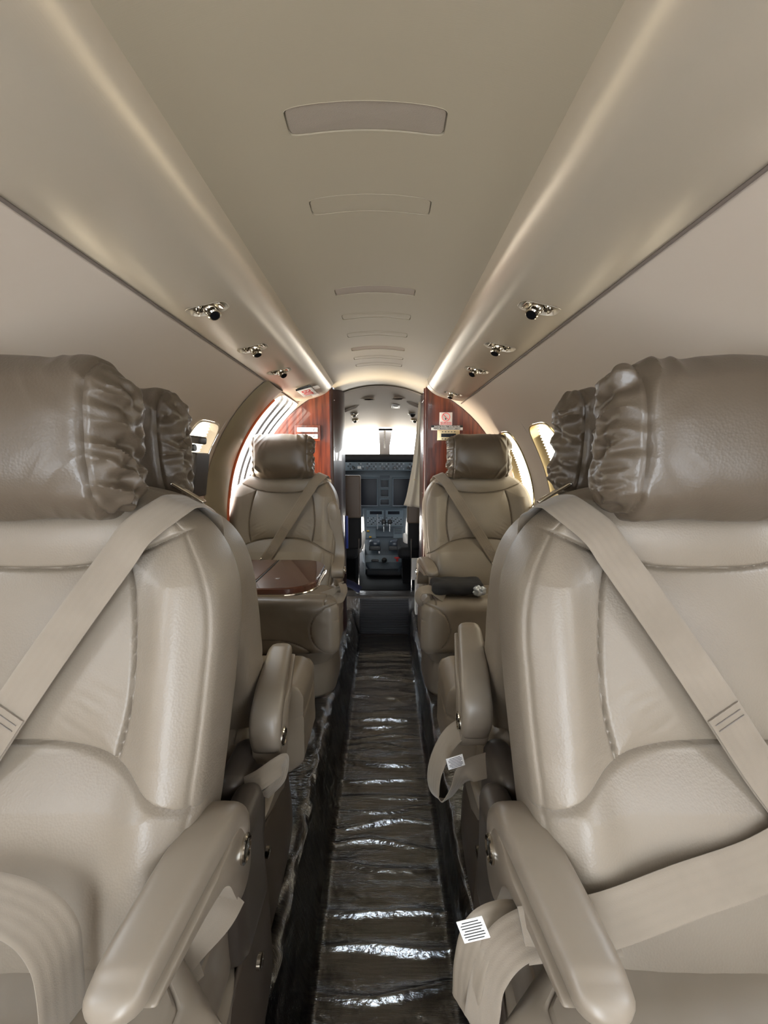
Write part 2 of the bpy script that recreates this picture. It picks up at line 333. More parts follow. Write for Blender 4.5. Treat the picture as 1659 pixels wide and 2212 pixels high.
# overhead valances with reading lights
prof = spline([(.25, 1.533), (.2555, 1.508), (.272, 1.485), (.299, 1.463), (.335, 1.448), (.375, 1.438), (.415, 1.432), (.452, 1.43)], 8)
def binS(side):
    def S(y, t):
        i = max(0, min(.9999, t))*(len(prof)-1); k = int(i); p = prof[k]*(1-(i-k))+prof[k+1]*(i-k)
        e = max(0, (y-2.2)/.13); lift = .045*e**3*(.3+.7*math.sin(PI*min(1, max(0, t))))
        return (side*(p[0]), y, p[1]+lift)
    return S
def bin_t(x):
    return float(np.interp(x, prof[:, 0], np.linspace(0, 1, len(prof))))
gas = {-1: [.955, 1.27, 1.58], 1: [.95, 1.256, 1.56, 2.075]}
tg = bin_t(.368)
for side, nm in ((-1, 'left'), (1, 'right')):
    hl = [(y, tg, .026, .16, 3.2) for y in gas[side]]
    S = binS(side); mb, rims = holed(S, (YA, 2.33), (0, 1), hl, dy=.05, nt=26)
    # rounded end cap
    rows = []
    for k in np.linspace(0, 1, 6):
        rows.append([(p[0], p[1]+.03*math.sin(k*PI/2), p[2]+.05*(1-math.cos(k*PI/2))) for p in [S(2.33, t) for t in np.linspace(0, 1, 27)]])
    mb.add(*grid(np.array(rows, float)))
    bn = mb.build('overhead_valance', M_bin)
    tag(bn, 'long satin beige overhead valance along the %s side of the ceiling' % nm, 'overhead panel')
    MB().add(*tube([(side*.251, y, 1.533) for y in np.linspace(YA, 2.34, 30)], .0022, 6)).build('ceiling_seam', M_panel_m, bn)
    MB().add(*tube([(side*.4535, y, 1.4275) for y in np.linspace(YA, 2.32, 30)], .003, 6)).build('sidewall_seam', mat('seam_grey', (.16, .13, .11, 1), .6), bn)
    if side > 0:
        MB().add(*tube([S(2.17, t) for t in np.linspace(0, 1, 24)], .0016, 6)).build('end_cap_joint', M_panel_m, bn)
    for gi, (h, rim) in enumerate(zip(hl, rims)):
        yc = h[0]; c = Vector(S(yc, tg)); c2 = Vector(S(yc, tg+.02)); tx = (c2-c).normalized(); ny = Vector((0, 1, 0)); nn = tx.cross(ny)
        if nn.z > 0: nn = -nn
        words = ['nearest the camera', 'second from the camera', 'third from the camera', 'nearest the wooden partition']
        o = thing('reading_light', c, 'polished reading light and air nozzle in the %s valance, %s' % (nm, words[gi]), 'reading light', 'reading lights in the overhead valances')
        rows = []
        for (s_, d) in ((1.03, -.0008), (1.0, -.0015), (.93, .007), (.75, .015), (.4, .019), (.03, .020)):
            rows.append([list(Vector(S(yc+(y-yc)*s_, tg+(t-tg)*s_))-c-nn*d) for (y, t) in rim])
        MB().add(*grid(np.array(rows, float), cv=True, cap1=True)).build('recess', M_bin, o)
        # chrome plate, eyeball and nozzle
        MB().add(*rbox(.033, .016, .003, .0028, 3, (0, .003, .010))).build('mounting_plate', M_chrome, o)
        p = nn*.0; dirv = (nn*.8+Vector((-side*.35, -.35, 0))*(1 if gi % 2 == 0 else .5)).normalized()
        MB().add(*lathe([(.001, -.012), (.012, -.009), (.0165, -.001), (.018, .004), (.0155, .010), (.0125, .013), (.0145, .016), (.0145, .024), (.012, .0265), (.0098, .0265)], 24, list(Vector((-side*.006, 0, .004))), dirv)).build('eyeball_lamp', M_chrome, o)
        MB().add(*lathe([(.0001, .0), (.0099, .0), (.0099, .0008), (.0001, .0008)], 20, list(Vector((-side*.006, 0, .004))+dirv*.0262), dirv)).build('lens', M_rubber, o)
        d2 = (nn*.7+Vector((side*.5, -.1, 0))).normalized()
        MB().add(*lathe([(.001, -.008), (.009, -.005), (.012, .001), (.0105, .006), (.007, .009), (.008, .013), (.004, .0135), (.001, .012)], 20, list(Vector((side*.020, .001, .004))), d2)).build('air_nozzle', M_chrome, o)

# exit sign on the left valance
S = binS(-1)
def exit_sign():
    te = bin_t(.345); yc = 2.0; c = Vector(S(yc, te)); tx = (Vector(S(yc, te+.02))-c).normalized(); nn = tx.cross(Vector((0, 1, 0)))
    if nn.z > 0: nn = -nn
    o = thing('exit_sign', c, 'small white EXIT sign with red letters on the left valance', 'sign')
    yd = Vector((0, 1, 0))
    from mathutils import Matrix
    def place(ob, dy, da, h):
        mt = Matrix((yd, -tx, nn)).transposed().to_4x4(); mt.translation = yd*dy-tx*da+nn*h; ob.matrix_basis = mt; ob.parent = o
    place(MB().add(*rbox(.085, .034, .006, .005, 3)).build('sign_body', M_white), 0, 0, .006)
    place(text('EXIT', .058, M_red, 'lettering', bold=.0002), 0, 0, .0125)
    place(MB().add(*rbox(.0012, .036, .004, .001, 2)).build('sign_end_shadow', M_black), -.087, 0, .007)  # black strip, paints the dark shadow on the sign's end face
    place(MB().add(*rbox(.03, .014, .0015, .001, 1)).build('clear_clip', M_paper), -.02, .052, .004)
    place(MB().add(*rbox(.035, .018, .001, .0006, 1)).build('instruction_label', M_paper), .125, .02, .006)
exit_sign()

# floor: raised seat platforms, dropped aisle, riser and cockpit floor
fl = MB()
ys = np.arange(YA, 2.981, .04)
lp = [(-.52, .0), (-.30, 0), (-.245, -.001), (-.228, -.008), (-.218, -.025), (-.185, -.15), (-.172, -.19), (-.165, -.2)]
rp = [(.223, -.2), (.226, -.185), (.233, -.03), (.243, -.008), (.258, -.001), (.30, 0), (.52, 0)]
fp = lp+[(x, -.2) for x in np.linspace(-.13, .19, 6)]+rp
fl.add(*grid(np.array([[(x, y, z) for (x, z) in fp] for y in ys])))
tag(MB().add(*grid(np.array([[(x, y, z) for x in np.linspace(-.75, .75, 4)] for (y, z) in ((2.975, -.2), (2.975, .08), (2.985, .098), (3.0, .1), (3.2, .1))]))).build('floor_step', mat('dark_step_carpet', (.035, .030, .027, 1), .8, coat=.5, coatr=.15, bump=(40, .4, .004, 'noise'))), kind='structure')
tag(fl.build('floor', M_carpet), kind='structure')
tag(MB().add(*bxx(-.16, .215, 2.966, 2.974, -.19, .085, .003)).build('trim_2', mat('ribbed_riser', (.012, .012, .014, 1), .35, bump=(60, 1, .003, 'wave', (0, 0, 1)))), kind='structure')
rib = MB()
for k in range(14): rib.add(*bxx(-.155, .21, 2.958, 2.967, -.185+k*.019, -.176+k*.019, .003, 1))
tag(rib.build('trim_3', mat('riser_rib', (.014, .014, .016, 1), .5)), kind='structure')
tag(MB().add(*bxx(-.7, .7, 3.12, 4.6, .06, .104, .003)).build('floor_cockpit', M_rubber), kind='structure')
# clear plastic covers
ridge = [2.61, 2.31, 2.12, 1.99, 1.92, 1.86, 1.78, 1.715, 1.615, 1.525, 1.444, 1.381, 1.313, 1.233, 1.162, 1.034, .947, .853, .74, .62, .5]
yy = np.arange(.3, 2.95, .004); xx = np.linspace(-.158, .216, 60); P = np.zeros((len(yy), len(xx), 3))
for i, y in enumerate(yy):
    for j, x in enumerate(xx):
        q = (x+.158)/.374; h = .0035*noise.noise(Vector((x*9, y*30, 0)))+.0030*math.sin(2*PI*y/.083+2.2*noise.noise(Vector((x*7, y*6, 3))))*(.5+noise.noise(Vector((x*5, y*5, 8))))
        for n_, r_ in enumerate(ridge):
            d = y-r_-.010*math.sin(x*14+n_*2.1)-.012*math.sin(q*PI+n_)
            if abs(d) < .06:
                h += (.015+.005*math.sin(n_*1.7))*math.exp(-(d/.0085)**2)*(.4+.6*math.sin(PI*min(1, max(0, q))))
                h -= .003*math.exp(-((d-.028)/.014)**2)
        h += .05*max(0, abs(q-.5)-.46)/.04*.3
        P[i, j] = (x, y, -.193+h)
fc = MB().add(*grid(P)).build('plastic_floor_runner', M_film, sharp=0); tag(fc, 'wrinkled clear plastic cover lying over the dark aisle carpet', 'floor cover')
for side, pr, lab in ((-1, [(-.455, .006), (-.30, .006), (-.247, .006), (-.222, -.002), (-.211, -.025), (-.178, -.15), (-.163, -.188)], 'left'), (1, [(.215, -.188), (.222, -.15), (.228, -.03), (.239, -.002), (.26, .006), (.32, .006), (.455, .006)], 'right')):
    pp = spline(pr, 8); P = []
    for y in np.arange(.3, 2.96, .01):
        row = []
        for (x, z) in pp:
            n1 = noise.noise(Vector((x*16, y*7, z*16+side*5))); n2 = noise.noise(Vector((x*40, y*22, z*30)))
            row.append((x-side*(.009+.008*n1+.006*n2), y, z+.006+.009*n1+.006*n2))
        P.append(row)
    o = MB().add(*grid(np.array(P))).build('plastic_ledge_cover', M_film, sharp=0)
    tag(o, 'crumpled clear plastic sheet wrapped over the %s seat ledge' % lab, 'floor cover')

# aft bulkhead ends are open behind the camera: the cabin continues there

# aft end of the cabin
tag(MB().add(*grid(np.array([[(R*1.0*math.cos(q)*k, YA, ZC+R*math.sin(q)*k) for q in np.linspace(0, 2*PI, 48, endpoint=False)] for k in (.02, .5, 1.02)]), cv=True, cap0=True)).build('wall_aft', M_wall), kind='structure')
ad_ = thing('door_2', (0, YA, 0), None, None); tag(ad_, kind='structure')
MB().add(*bxx(-.27, .27, -.01, .012, .12, 1.38, .006)).build('bright_opening', mat('daylit_doorway', (.9, .9, .9, 1), .5, emit=((.84, .92, 1, 1), 10)), ad_)
for q in (-1, 1): MB().add(*bxx(q*.27, q*.31, -.01, .03, .1, 1.42, .005)).build('door_jamb', M_wood_dark, ad_)
# ------------------------------------------------------------------ partitions
def partition(side):
    xi_front = -.276 if side < 0 else .267
    xi_back = -.222 if side < 0 else .253
    o = thing('wooden_partition', (0, 2.4, 0), 'glossy red mahogany partition on the %s of the cockpit doorway' % ('left' if side < 0 else 'right'), 'partition')
    # front face following the fuselage curve
    A = []
    zt = 1.56
    xs = abs(xi_front)
    pts = [(xs, .0), (xs, 1.53)]
    for t in np.linspace(58, -60, 40):
        a = math.radians(t); x = (R-.004)*math.cos(a); z = ZC+(R-.004)*math.sin(a)
        if x > xs: pts.append((x, z))
    pts = [(x, max(z, .0)) for x, z in pts]
    Af = [(side*x, 0, z) for x, z in pts]; Bf = [(side*x, .03, z) for x, z in pts]
    V, F = extr(None, (Af, Bf)); MB().add(V, F).build('veneer_face', M_wood, o, sharp=30)
    # dark glossy rounded inner edge running back to the doorway
    P = []
    for z in np.linspace(-.05, 1.585, 60):
        row = []
        for (x, y) in spline([(abs(xi_front)+.012, -.004), (abs(xi_front)-.004, .002), (abs(xi_front)-.012, .03), (abs(xi_back)+.012, .14), (abs(xi_back)+.002, .24), (abs(xi_back)+.03, .262)], 5):
            row.append((side*x, y, z))
        P.append(row)
    MB().add(*grid(np.array(P))).build('gloss_jamb', M_wood_dark, o)
    for z in (.92, 1.19, 1.46): MB().add(*bxx(side*(abs(xi_front)-.0135), side*(abs(xi_front)-.010), .02, .12, z, z+.003, .001, 1)).build('metal_strip', M_steel, o)
    MB().add(*bxx(side*.30, side*.74, .225, .25, -.1, 1.40, .003)).build('rear_board', M_wood_dark, o)
    return o
pl = partition(-1); pr = partition(1)
def pfix(px0, px1, py0, py1, Y): 
    a = at(px0, py0, Y); b = at(px1, py1, Y); return a, b
# literature rack on the left partition
a, b = pfix(636, 693, 918, 952, 2.385)
lr = thing('wall_rack', ((a.x+b.x)/2, 2.398, b.z), 'small wooden wall rack with two pale slots on left partition', 'rack')
w = (b.x-a.x)/2; h = a.z-b.z
MB().add(*rbox(w, .006, h/2, .004, 2, (0, -.006, h/2))).build('back_board', M_wood, lr)
for k in (0, 1):
    z = h*(.70-.42*k)
    s_ = MB().add(*rbox(w*.80, .006, h*.14, .004, 3, (0, -.013, z))).build('slot', M_white, lr)
    for q in (-1, 1): MB().add(*lathe([(.0001, 0), (.006, 0), (.006, .002), (.0001, .003)], 16, (q*w*.5, -.019, z), (0, -1, 0))).build('stud', M_steel, s_)
# placards and control on the right partition
a, b = pfix(950, 977, 891, 918, 2.39)
ns = thing('no_smoking_placard', ((a.x+b.x)/2, 2.397, (a.z+b.z)/2), 'white square placard with red no smoking symbol on right partition', 'placard')
w = (b.x-a.x)/2
MB().add(*rbox(w, .001, w, .0008, 1)).build('plate', M_white, ns)
ring = [(w*.62*math.cos(t), -.0016, w*.27+w*.62*math.sin(t)) for t in np.linspace(0, 2*PI, 40, endpoint=False)]
mbx = MB().add(*tube(ring, .0022, 6, True)); mbx.add(*tube([(-w*.42, -.0016, w*.27+w*.42), (w*.42, -.0016, w*.27-w*.42)], .002, 6)); mbx.build('prohibition_ring', M_inkred, ns)
MB().add(*tube([(-w*.15, -.0012, w*.35), (0, -.0012, w*.05)], .0012, 6)).add(*rbox(.004, .0006, .004, .0005, 1, (-.001, -.0012, -w*.02))).build('cigarette', M_ink, ns)
def ptext(body, size, m, loc, parent, bold=0):
    t = text(body, size, m, bold=bold); t.rotation_euler = (PI/2, 0, 0); t.location = loc; t.parent = parent; return t
ptext('NO SMOKING', .0105, M_inkred, (0, -.0012, -w*.60), ns, .0003); ptext('USIVUTE SIGARA', .009, M_inkred, (0, -.0012, -w*.84), ns, .0003)
a, b = pfix(932, 1000, 918.5, 928, 2.39)
sb = thing('seatbelt_placard', ((a.x+b.x)/2, 2.397, (a.z+b.z)/2), 'long black and white seatbelt placard above the gold control panel', 'placard')
w = (b.x-a.x)/2; h = (a.z-b.z)/2
MB().add(*rbox(w, .001, h*.52, .0008, 1, (0, 0, h*.5))).build('black_strip', M_ink, sb)
MB().add(*rbox(w, .0012, h*.6, .0008, 1, (0, 0, -h*.6))).build('white_strip', M_white, sb)
ptext('FASTEN SEATBELT WHILE SEATED', .0098, M_white, (0, -.0013, h*.48), sb, .0002); ptext('FUNGA MKANDA WAKATI UMEKETI', .0095, M_ink, (0, -.0016, -h*.62), sb, .0002)
a, b = pfix(945, 993, 928.5, 952, 2.39)
cp = thing('cabin_control_panel', ((a.x+b.x)/2, 2.397, (a.z+b.z)/2), 'gold cabin control panel with black display on right partition', 'control panel')
w = (b.x-a.x)/2; h = (a.z-b.z)/2
MB().add(*rbox(w, .004, h, .0039, 3)).build('gold_plate', M_gold, cp)
MB().add(*rbox(w*.66, .001, h*.33, .0008, 1, (0, -.0045, 0))).build('display', M_screen, cp)
for k in range(5):
    for q in (-1, 1): MB().add(*rbox(w*.07, .001, h*.07, .0008, 1, ((k-2)*w*.27, -.0045, q*h*.66))).build('button', M_black, cp)

# ------------------------------------------------------------------ seats
SEAM_T = spline([(0, .945), (.06, .947), (.10, .953), (.140, .962), (.19, .983), (.24, 1.006), (.30, 1.028)], 8)
SEAM_V = spline([(.140, .962), (.157, .90), (.167, .82), (.166, .76), (.155, .70)], 8)
SEAM_B = spline([(-.02, .72), (.06, .719), (.11, .713), (.155, .70), (.205, .680), (.25, .655), (.31, .61)], 8)
def dist_poly(x, z, C):
    d = np.full(x.shape, 9.0)
    for (x0, z0), (x1, z1) in zip(C[:-1], C[1:]):
        dx, dz = x1-x0, z1-z0; L2 = dx*dx+dz*dz+1e-12; t = np.clip(((x-x0)*dx+(z-z0)*dz)/L2, 0, 1)
        d = np.minimum(d, np.hypot(x-x0-t*dx, z-z0-t*dz))
    return d
WM, ZS, ZT = .281, .84, 1.068
def halfw(z):
    lo = np.interp(z, [.3, .45, .6, .75, .84], [.240, .252, .268, .278, WM])
    hi = WM*np.power(np.clip(1-np.power(np.clip((z-ZS)/(ZT-ZS), 0, 1), 2.5), 0, 1), 1/2.5)
    return np.where(z > ZS, hi, lo)
def seatback(seed):
    nf = 251; z1 = np.linspace(.40, ZS, 250, endpoint=False); ph = np.linspace(0, 1, 170); z2 = ZS+(ZT-ZS)*(1-(1-ph)**1.5)
    zs = np.concatenate([z1, z2[:-1], [ZT-.0004]]); rows = []
    s = np.linspace(-1, 1, nf); s = np.sign(s)*(1-(1-np.abs(s))**1.15)
    for z in zs:
        w = float(halfw(z)); x = s*w; ax = np.abs(x); zz = np.full(x.shape, z)
        y = .30*(zz-.93)
        dT, dV, dB = dist_poly(ax, zz, SEAM_T), dist_poly(ax, zz, SEAM_V), dist_poly(ax, zz, SEAM_B)
        dE = np.abs(ax-(w-.010))+ (0 if z < 1.02 else 1)
        dm = np.minimum(np.minimum(dT, dV), dB)
        puff = .013*(1-np.exp(-dm/.03))
        groove = .0066*np.exp(-(dm/.0029)**2)+.0035*np.exp(-(dE/.0026)**2)
        bol = .028*np.exp(-((ax-.222)/.042)**2)*np.clip((1.03-z)/.1, 0, 1)*np.clip((z-.50-.35*(ax-.1))/.12, 0, 1)
        lum = .034*np.clip((.71-z)/.05, 0, 1)**.7*np.clip(1-(ax/.30)**4, 0, 1)*math.sin(min(1, max(0, (z-.36)/.35))*PI)**.5 if z < .71 else 0
        headb = .010*np.exp(-((z-1.0)/.04)**2)*np.clip(1-(ax/.2)**2, 0, 1)
        roll = max(0, (z-1.005)/.063); top = .055*roll**2.2
        y = y-puff-bol-lum-headb+groove+top
        # a few soft creases low on the centre panel
        cr = np.exp(-((zz-.76-.35*(ax-.09))/.035)**2)*np.clip((ax-.05)/.04, 0, 1)*np.clip((.17-ax)/.03, 0, 1)
        y += .0011*cr*np.array([noise.noise(Vector(((zz[0]+q*.55)*75+seed, (zz[0]-q)*14, 0))) for q in ax])*1.6
        r = .026; k = np.clip((ax-(w-r))/r, 0, 1); y = y+r*(1-np.sqrt(np.clip(1-k*k*.985, 0, 1)))
        d = .115 if z < .9 else .115-.02*((z-.9)/.17)
        ye = .30*(z-.93)+top*.3; yb = ye+d*(1-.35*roll**3)
        front = np.stack([x, y, zz], 1)
        sb_ = []
        y_s = float(y[-1]); 
        for q in np.linspace(.15, .85, 6): sb_.append((w+.002*math.sin(q*PI), y_s+(yb-.025-y_s)*q, z))
        for a in np.linspace(0, PI/2, 6): sb_.append((w-.04+.04*math.cos(a) if w > .05 else w*math.cos(a), yb-.025+.025*math.sin(a), z))
        side_r = np.array(sb_); xb = np.linspace(side_r[-1][0], -side_r[-1][0], 14)[1:-1]
        back = np.stack([xb, np.full(xb.shape, yb)+.012*(1-(xb/max(w, .01))**2), np.full(xb.shape, z)], 1)
        left = side_r[::-1].copy(); left[:, 0] *= -1
        rows.append(np.vstack([front, side_r, back, left]))
    V, F = grid(np.array(rows), cv=True, cap0=True, cap1=True)
    return MB().add(V, F)
ME = {}
def reuse(key, make):
    """one mesh per shape, shared by repeats"""
    if key in ME:
        def f(name, m, parent):
            o = bpy.data.objects.new(name, ME[key]); COL.objects.link(o); o.parent = parent; return o
        return f
    def f(name, m, parent):
        o = make().build(name, m, parent); ME[key] = o.data; return o
    return f
def pillow(seed):
    def disp(P, n):
        sx, sy, sz = .157, .056, .109; o = P.copy()
        for i, (x, y, z) in enumerate(P):
            a, c = abs(x)/sx, abs(z)/sz
            puff = 1+.30*(1-a**4)*(1-c**2.5); yy_ = y*puff*(1-.35*c**3)*(1-.25*a**8)
            zz_ = z*(1+.05*(1-a**2))*(1-.03*a); xx_ = x*(1-.035*(1-c**2)*0)
            # vertical end seam + gathered gusset
            g = math.exp(-((abs(x)-.133)/.003)**2)*.004
            e = max(0, (a-.80)/.20)
            wr = noise.noise(Vector((x*14+seed, z*24+6*y, y*12+z*8)))+.5*noise.noise(Vector((x*20+seed, z*55, y*30)))
            wr = (.9-abs(wr)*2.4)*.0095*e
            cz = max(0, a-.25)*max(0, c-.1)
            f = noise.noise(Vector(((abs(x)*1.0+abs(z)*.8)*26+seed*3, (abs(x)-abs(z))*9, seed+np.sign(x)*3+np.sign(z))))
            fold = (.5-abs(f)*1.9)*.010*min(1, cz*2.2)
            lowf = .004*noise.noise(Vector((x*9+seed, y*9, z*9)))
            q = wr+fold+lowf-g
            o[i] = (xx_+n[i][0]*q, yy_+n[i][1]*q, zz_+n[i][2]*q)
        return o
    return MB().add(*rbox(.157, .056, .109, .038, (110, 40, 76), (0, 0, 0), disp))
def cushion(a, ov):
    cx = a*(ov-.26)/2; sx = (ov+.26)/2
    def disp(P, n):
        o = P.copy()
        for i, (x, y, z) in enumerate(P):
            X = x*a  # + toward aisle
            q = .006*(1-(x/sx)**4)*(1-(y/.21)**4)*(1 if n[i][2] > .5 else .5)
            g = 0
            if n[i][2] > .6:
                g += .005*math.exp(-((X-(sx-.055-.10*max(0, -y-.05)**1.3))/.0028)**2)+.004*math.exp(-((y+.12)/.0028)**2)*(1 if X < sx-.06 else 0)
            if n[i][1] < -.3 or True:
                e = math.hypot((X-sx*1.0)/.125, (z+.005)/.118)
                if n[i][1] < -.35: g += .005*math.exp(-((e-1)*.12/.0028)**2)+(-.004 if e < .97 else 0)
                e2 = math.hypot((X-.0)/.17, (z+.14)/.09)
                if n[i][1] < -.6: g += .005*math.exp(-((e2-1)*.1/.0028)**2)
            if n[i][0]*a > .5: g += .004*math.exp(-((z-.035-.2*(y+.05)**2)/.0028)**2)
            q += .0012*noise.noise(Vector((x*30, y*8, z*30)))
            q -= g
            o[i] = P[i]+n[i]*q
            if y > -.01: o[i][0] -= a*max(0, X/sx)*min(1, (y+.01)/.06)*(ov-.27)
        return o
    return MB().add(*rbox(sx, .21, .125, .045, (120, 80, 60), (cx, -.19, .378), disp))
def arm_parts(root, a, tilt=0, dx=0, stretch=1.0, dz=0, dy=0, py=-.07, pz=.56):
    holder = []
    def tr(V):
        V = np.array(V, float); y = (V[:, 1]-py); z = V[:, 2]-pz; y = np.where(y < -.05, (y+.05)*stretch-.05, y)
        c, s = math.cos(tilt), math.sin(tilt); V[:, 1] = py+dy+y*c+z*s; V[:, 2] = pz-y*s+z*c+dz; V[:, 0] = (V[:, 0]+dx)*a; return V
    path = spline([(.284, -.036, .530), (.284, -.037, .568), (.283, -.055, .596), (.281, -.088, .608), (.275, -.135, .608), (.268, -.185, .602), (.262, -.225, .595), (.260, -.245, .590)], 6)
    wd = np.interp(np.linspace(0, 1, len(path)), [0, .2, .45, .8, 1], [.031, .033, .033, .031, .029]); th = np.interp(np.linspace(0, 1, len(path)), [0, .15, .4, .9, 1], [.014, .020, .022, .020, .017])
    rows = []; n = len(path)
    for i, p in enumerate(path):
        t = path[min(i+1, n-1)]-path[max(i-1, 0)]; t /= np.linalg.norm(t); u = np.array([1, 0, 0.]); v = np.cross(t, u)*-1
        if i > n*.3: pass
        aa = np.linspace(0, 2*PI, 28, endpoint=False); e = .62
        rows.append([p+u*wd[i]*np.sign(math.cos(q))*abs(math.cos(q))**e+v*th[i]*np.sign(math.sin(q))*abs(math.sin(q))**e for q in aa])
    # rounded tip rings
    t = path[-1]-path[-2]; t /= np.linalg.norm(t); base = np.array(rows[-1]); c = base.mean(0)
    for q in (.3, .55, .75, .9, .98): rows.append(list(c+t*.022*q+(base-c)*math.sqrt(1-q*q)))
    V, F = grid(np.array(rows), cv=True, cap0=True, cap1=True); MB().add(tr(V), F).build('armrest', M_leather_s, root, sharp=0)
    # side housing below the pad with its arch
    prof = [(-.030, .56), (-.024, .530), (-.026, .500), (-.040, .484), (-.062, .482), (-.080, .492), (-.092, .515), (-.108, .548), (-.132, .570), (-.17, .577), (-.238, .576), (-.240, .582), (-.17, .592), (-.13, .597), (-.08, .598), (-.045, .588)]
    pp = spline(prof+[prof[0]], 5)[:-1]; c2 = pp.mean(0); rows = []
    for (x, sh) in ((.3145, .0), (.3145, .90), (.313, .97), (.309, 1.0), (.262, 1.0), (.257, .97), (.255, .90), (.255, .0)):
        if sh == 0: rows.append([(x, c2[0]*.5-.04+(y-c2[0])*.02, c2[1]+(z-c2[1])*.02) for y, z in pp]); continue
        k = (1-sh)*.03
        rows.append([(x-.02*max(0, (-y-.14))/.12*1.0, y+(c2[0]-y)/(abs(c2[0]-y)+.03)*k, z+(c2[1]-z)/(abs(c2[1]-z)+.03)*k) for y, z in pp])
    rows = rows[1:-1]
    V, F = grid(np.array(rows), cv=True, cap0=True, cap1=True); h_ = MB().add(tr(V), F).build('arm_housing', M_leather_s, root, sharp=50)
    V, F = lathe([(.0001, .003), (.008, .004), (.0145, .003), (.017, .005), (.019, .003), (.019, -.002), (.0001, -.002)], 28, (.3145, -.052, .545), (1, 0, 0))
    MB().add(tr(V), F).build('arm_button', M_chrome, h_)
def make_seat(name, Y0, X0, flip, label, group, seed, belt=True, arm=None, ov=.322):
    """flip False: faces the camera; True: faces the cockpit"""
    root = thing('passenger_armchair', (X0, Y0, 0), label, 'armchair', group, PI if flip else 0)
    a = (-1 if X0 > 0 else 1)*(-1 if flip else 1)    # local direction of the aisle
    reuse(('back', 0), lambda: seatback(seed))('backrest', M_leather, root)
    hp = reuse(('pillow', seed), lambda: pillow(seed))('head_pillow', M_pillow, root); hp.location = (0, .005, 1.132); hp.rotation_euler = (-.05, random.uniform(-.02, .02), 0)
    reuse(('cush', a, ov), lambda: cushion(a, ov))('seat_cushion', M_leather_s, root)
    arm_parts(root, a, **(arm or {}))
    # pedestal: padded column, flared base skirt
    def ring(cx, cy, rx, ry, z, e=.5):
        return [(cx+rx*np.sign(math.cos(q))*abs(math.cos(q))**e, cy+ry*np.sign(math.sin(q))*abs(math.sin(q))**e, z) for q in np.linspace(0, 2*PI, 48, endpoint=False)]
    rows = [ring(a*.02, -.13, .25, .19, .275), ring(a*.02, -.13, .262, .2, .265), ring(a*.02, -.13, .262, .2, .20), ring(a*.02, -.13, .255, .19, .17)]
    MB().add(*grid(np.array(rows), cv=True, cap0=True, cap1=True)).build('pedestal_column', M_leather_s, root)
    rows = [ring(a*.01, -.10, .250, .185, .175), ring(a*.01, -.10, .262, .20, .165), ring(a*.012, -.10, .268, .21, .10), ring(a*.015, -.10, .272, .22, .02), ring(a*.015, -.10, .268, .215, .0)]
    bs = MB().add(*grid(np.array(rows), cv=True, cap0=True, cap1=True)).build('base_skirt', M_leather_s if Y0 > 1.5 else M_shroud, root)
    MB().add(*rbox(.05, .004, .045, .003, 3, (a*.12, -.318, .075))).build('access_cover', M_leather_s, bs)
    # recliner cover and curved side shroud on the aisle side
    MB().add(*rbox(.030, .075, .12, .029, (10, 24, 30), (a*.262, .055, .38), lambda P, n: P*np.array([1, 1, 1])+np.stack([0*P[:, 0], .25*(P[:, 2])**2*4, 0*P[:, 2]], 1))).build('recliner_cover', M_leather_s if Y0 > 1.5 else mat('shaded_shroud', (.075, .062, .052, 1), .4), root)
    P = []
    for q in np.linspace(0, 1, 24):
        z = .02+.33*q; row = []
        for s_ in np.linspace(0, 1, 24):
            y = -.30+.50*s_; bulge = math.sin(PI*s_)**.5*(.022+.01*math.sin(PI*q)); zz = z*(.55+.45*s_**1.4)
            row.append((a*(.268+bulge-.012*q), y, zz))
        P.append(row)
    if Y0 < 1.5:
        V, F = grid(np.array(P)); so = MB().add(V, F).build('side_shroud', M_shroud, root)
        sm = so.modifiers.new('s', 'SOLIDIFY'); sm.thickness = .006
        MB().add(*lathe([(.0001, .004), (.009, .004), (.012, .002), (.012, -.004)], 20, (a*.302, .03, .24), (a, 0, 0))).build('recline_button', M_chrome, so)
    # belt guide on the aisle shoulder
    if flip:
        g_ = MB().add(*rbox(.036, .008, .003, .0029, 4)).build('belt_guide', M_chrome, root); g_.location = (a*.178, .045, 1.042); g_.rotation_euler = (0, a*.55, 0)
    if belt: add_belt(root, a, flip)
    return root
def face_y(x, z):
    ax = abs(x); y = .30*(z-.93)-.013
    y -= .028*math.exp(-((ax-.222)/.042)**2)*min(1, max(0, (1.03-z)/.1))
    if z < .71: y -= .034*min(1, (.71-z)/.05)**.7*max(0, 1-(ax/.3)**3)*math.sin(min(1, max(0, (z-.36)/.35))*PI)**.5
    y += .055*max(0, (z-1.005)/.063)**2.2
    return y
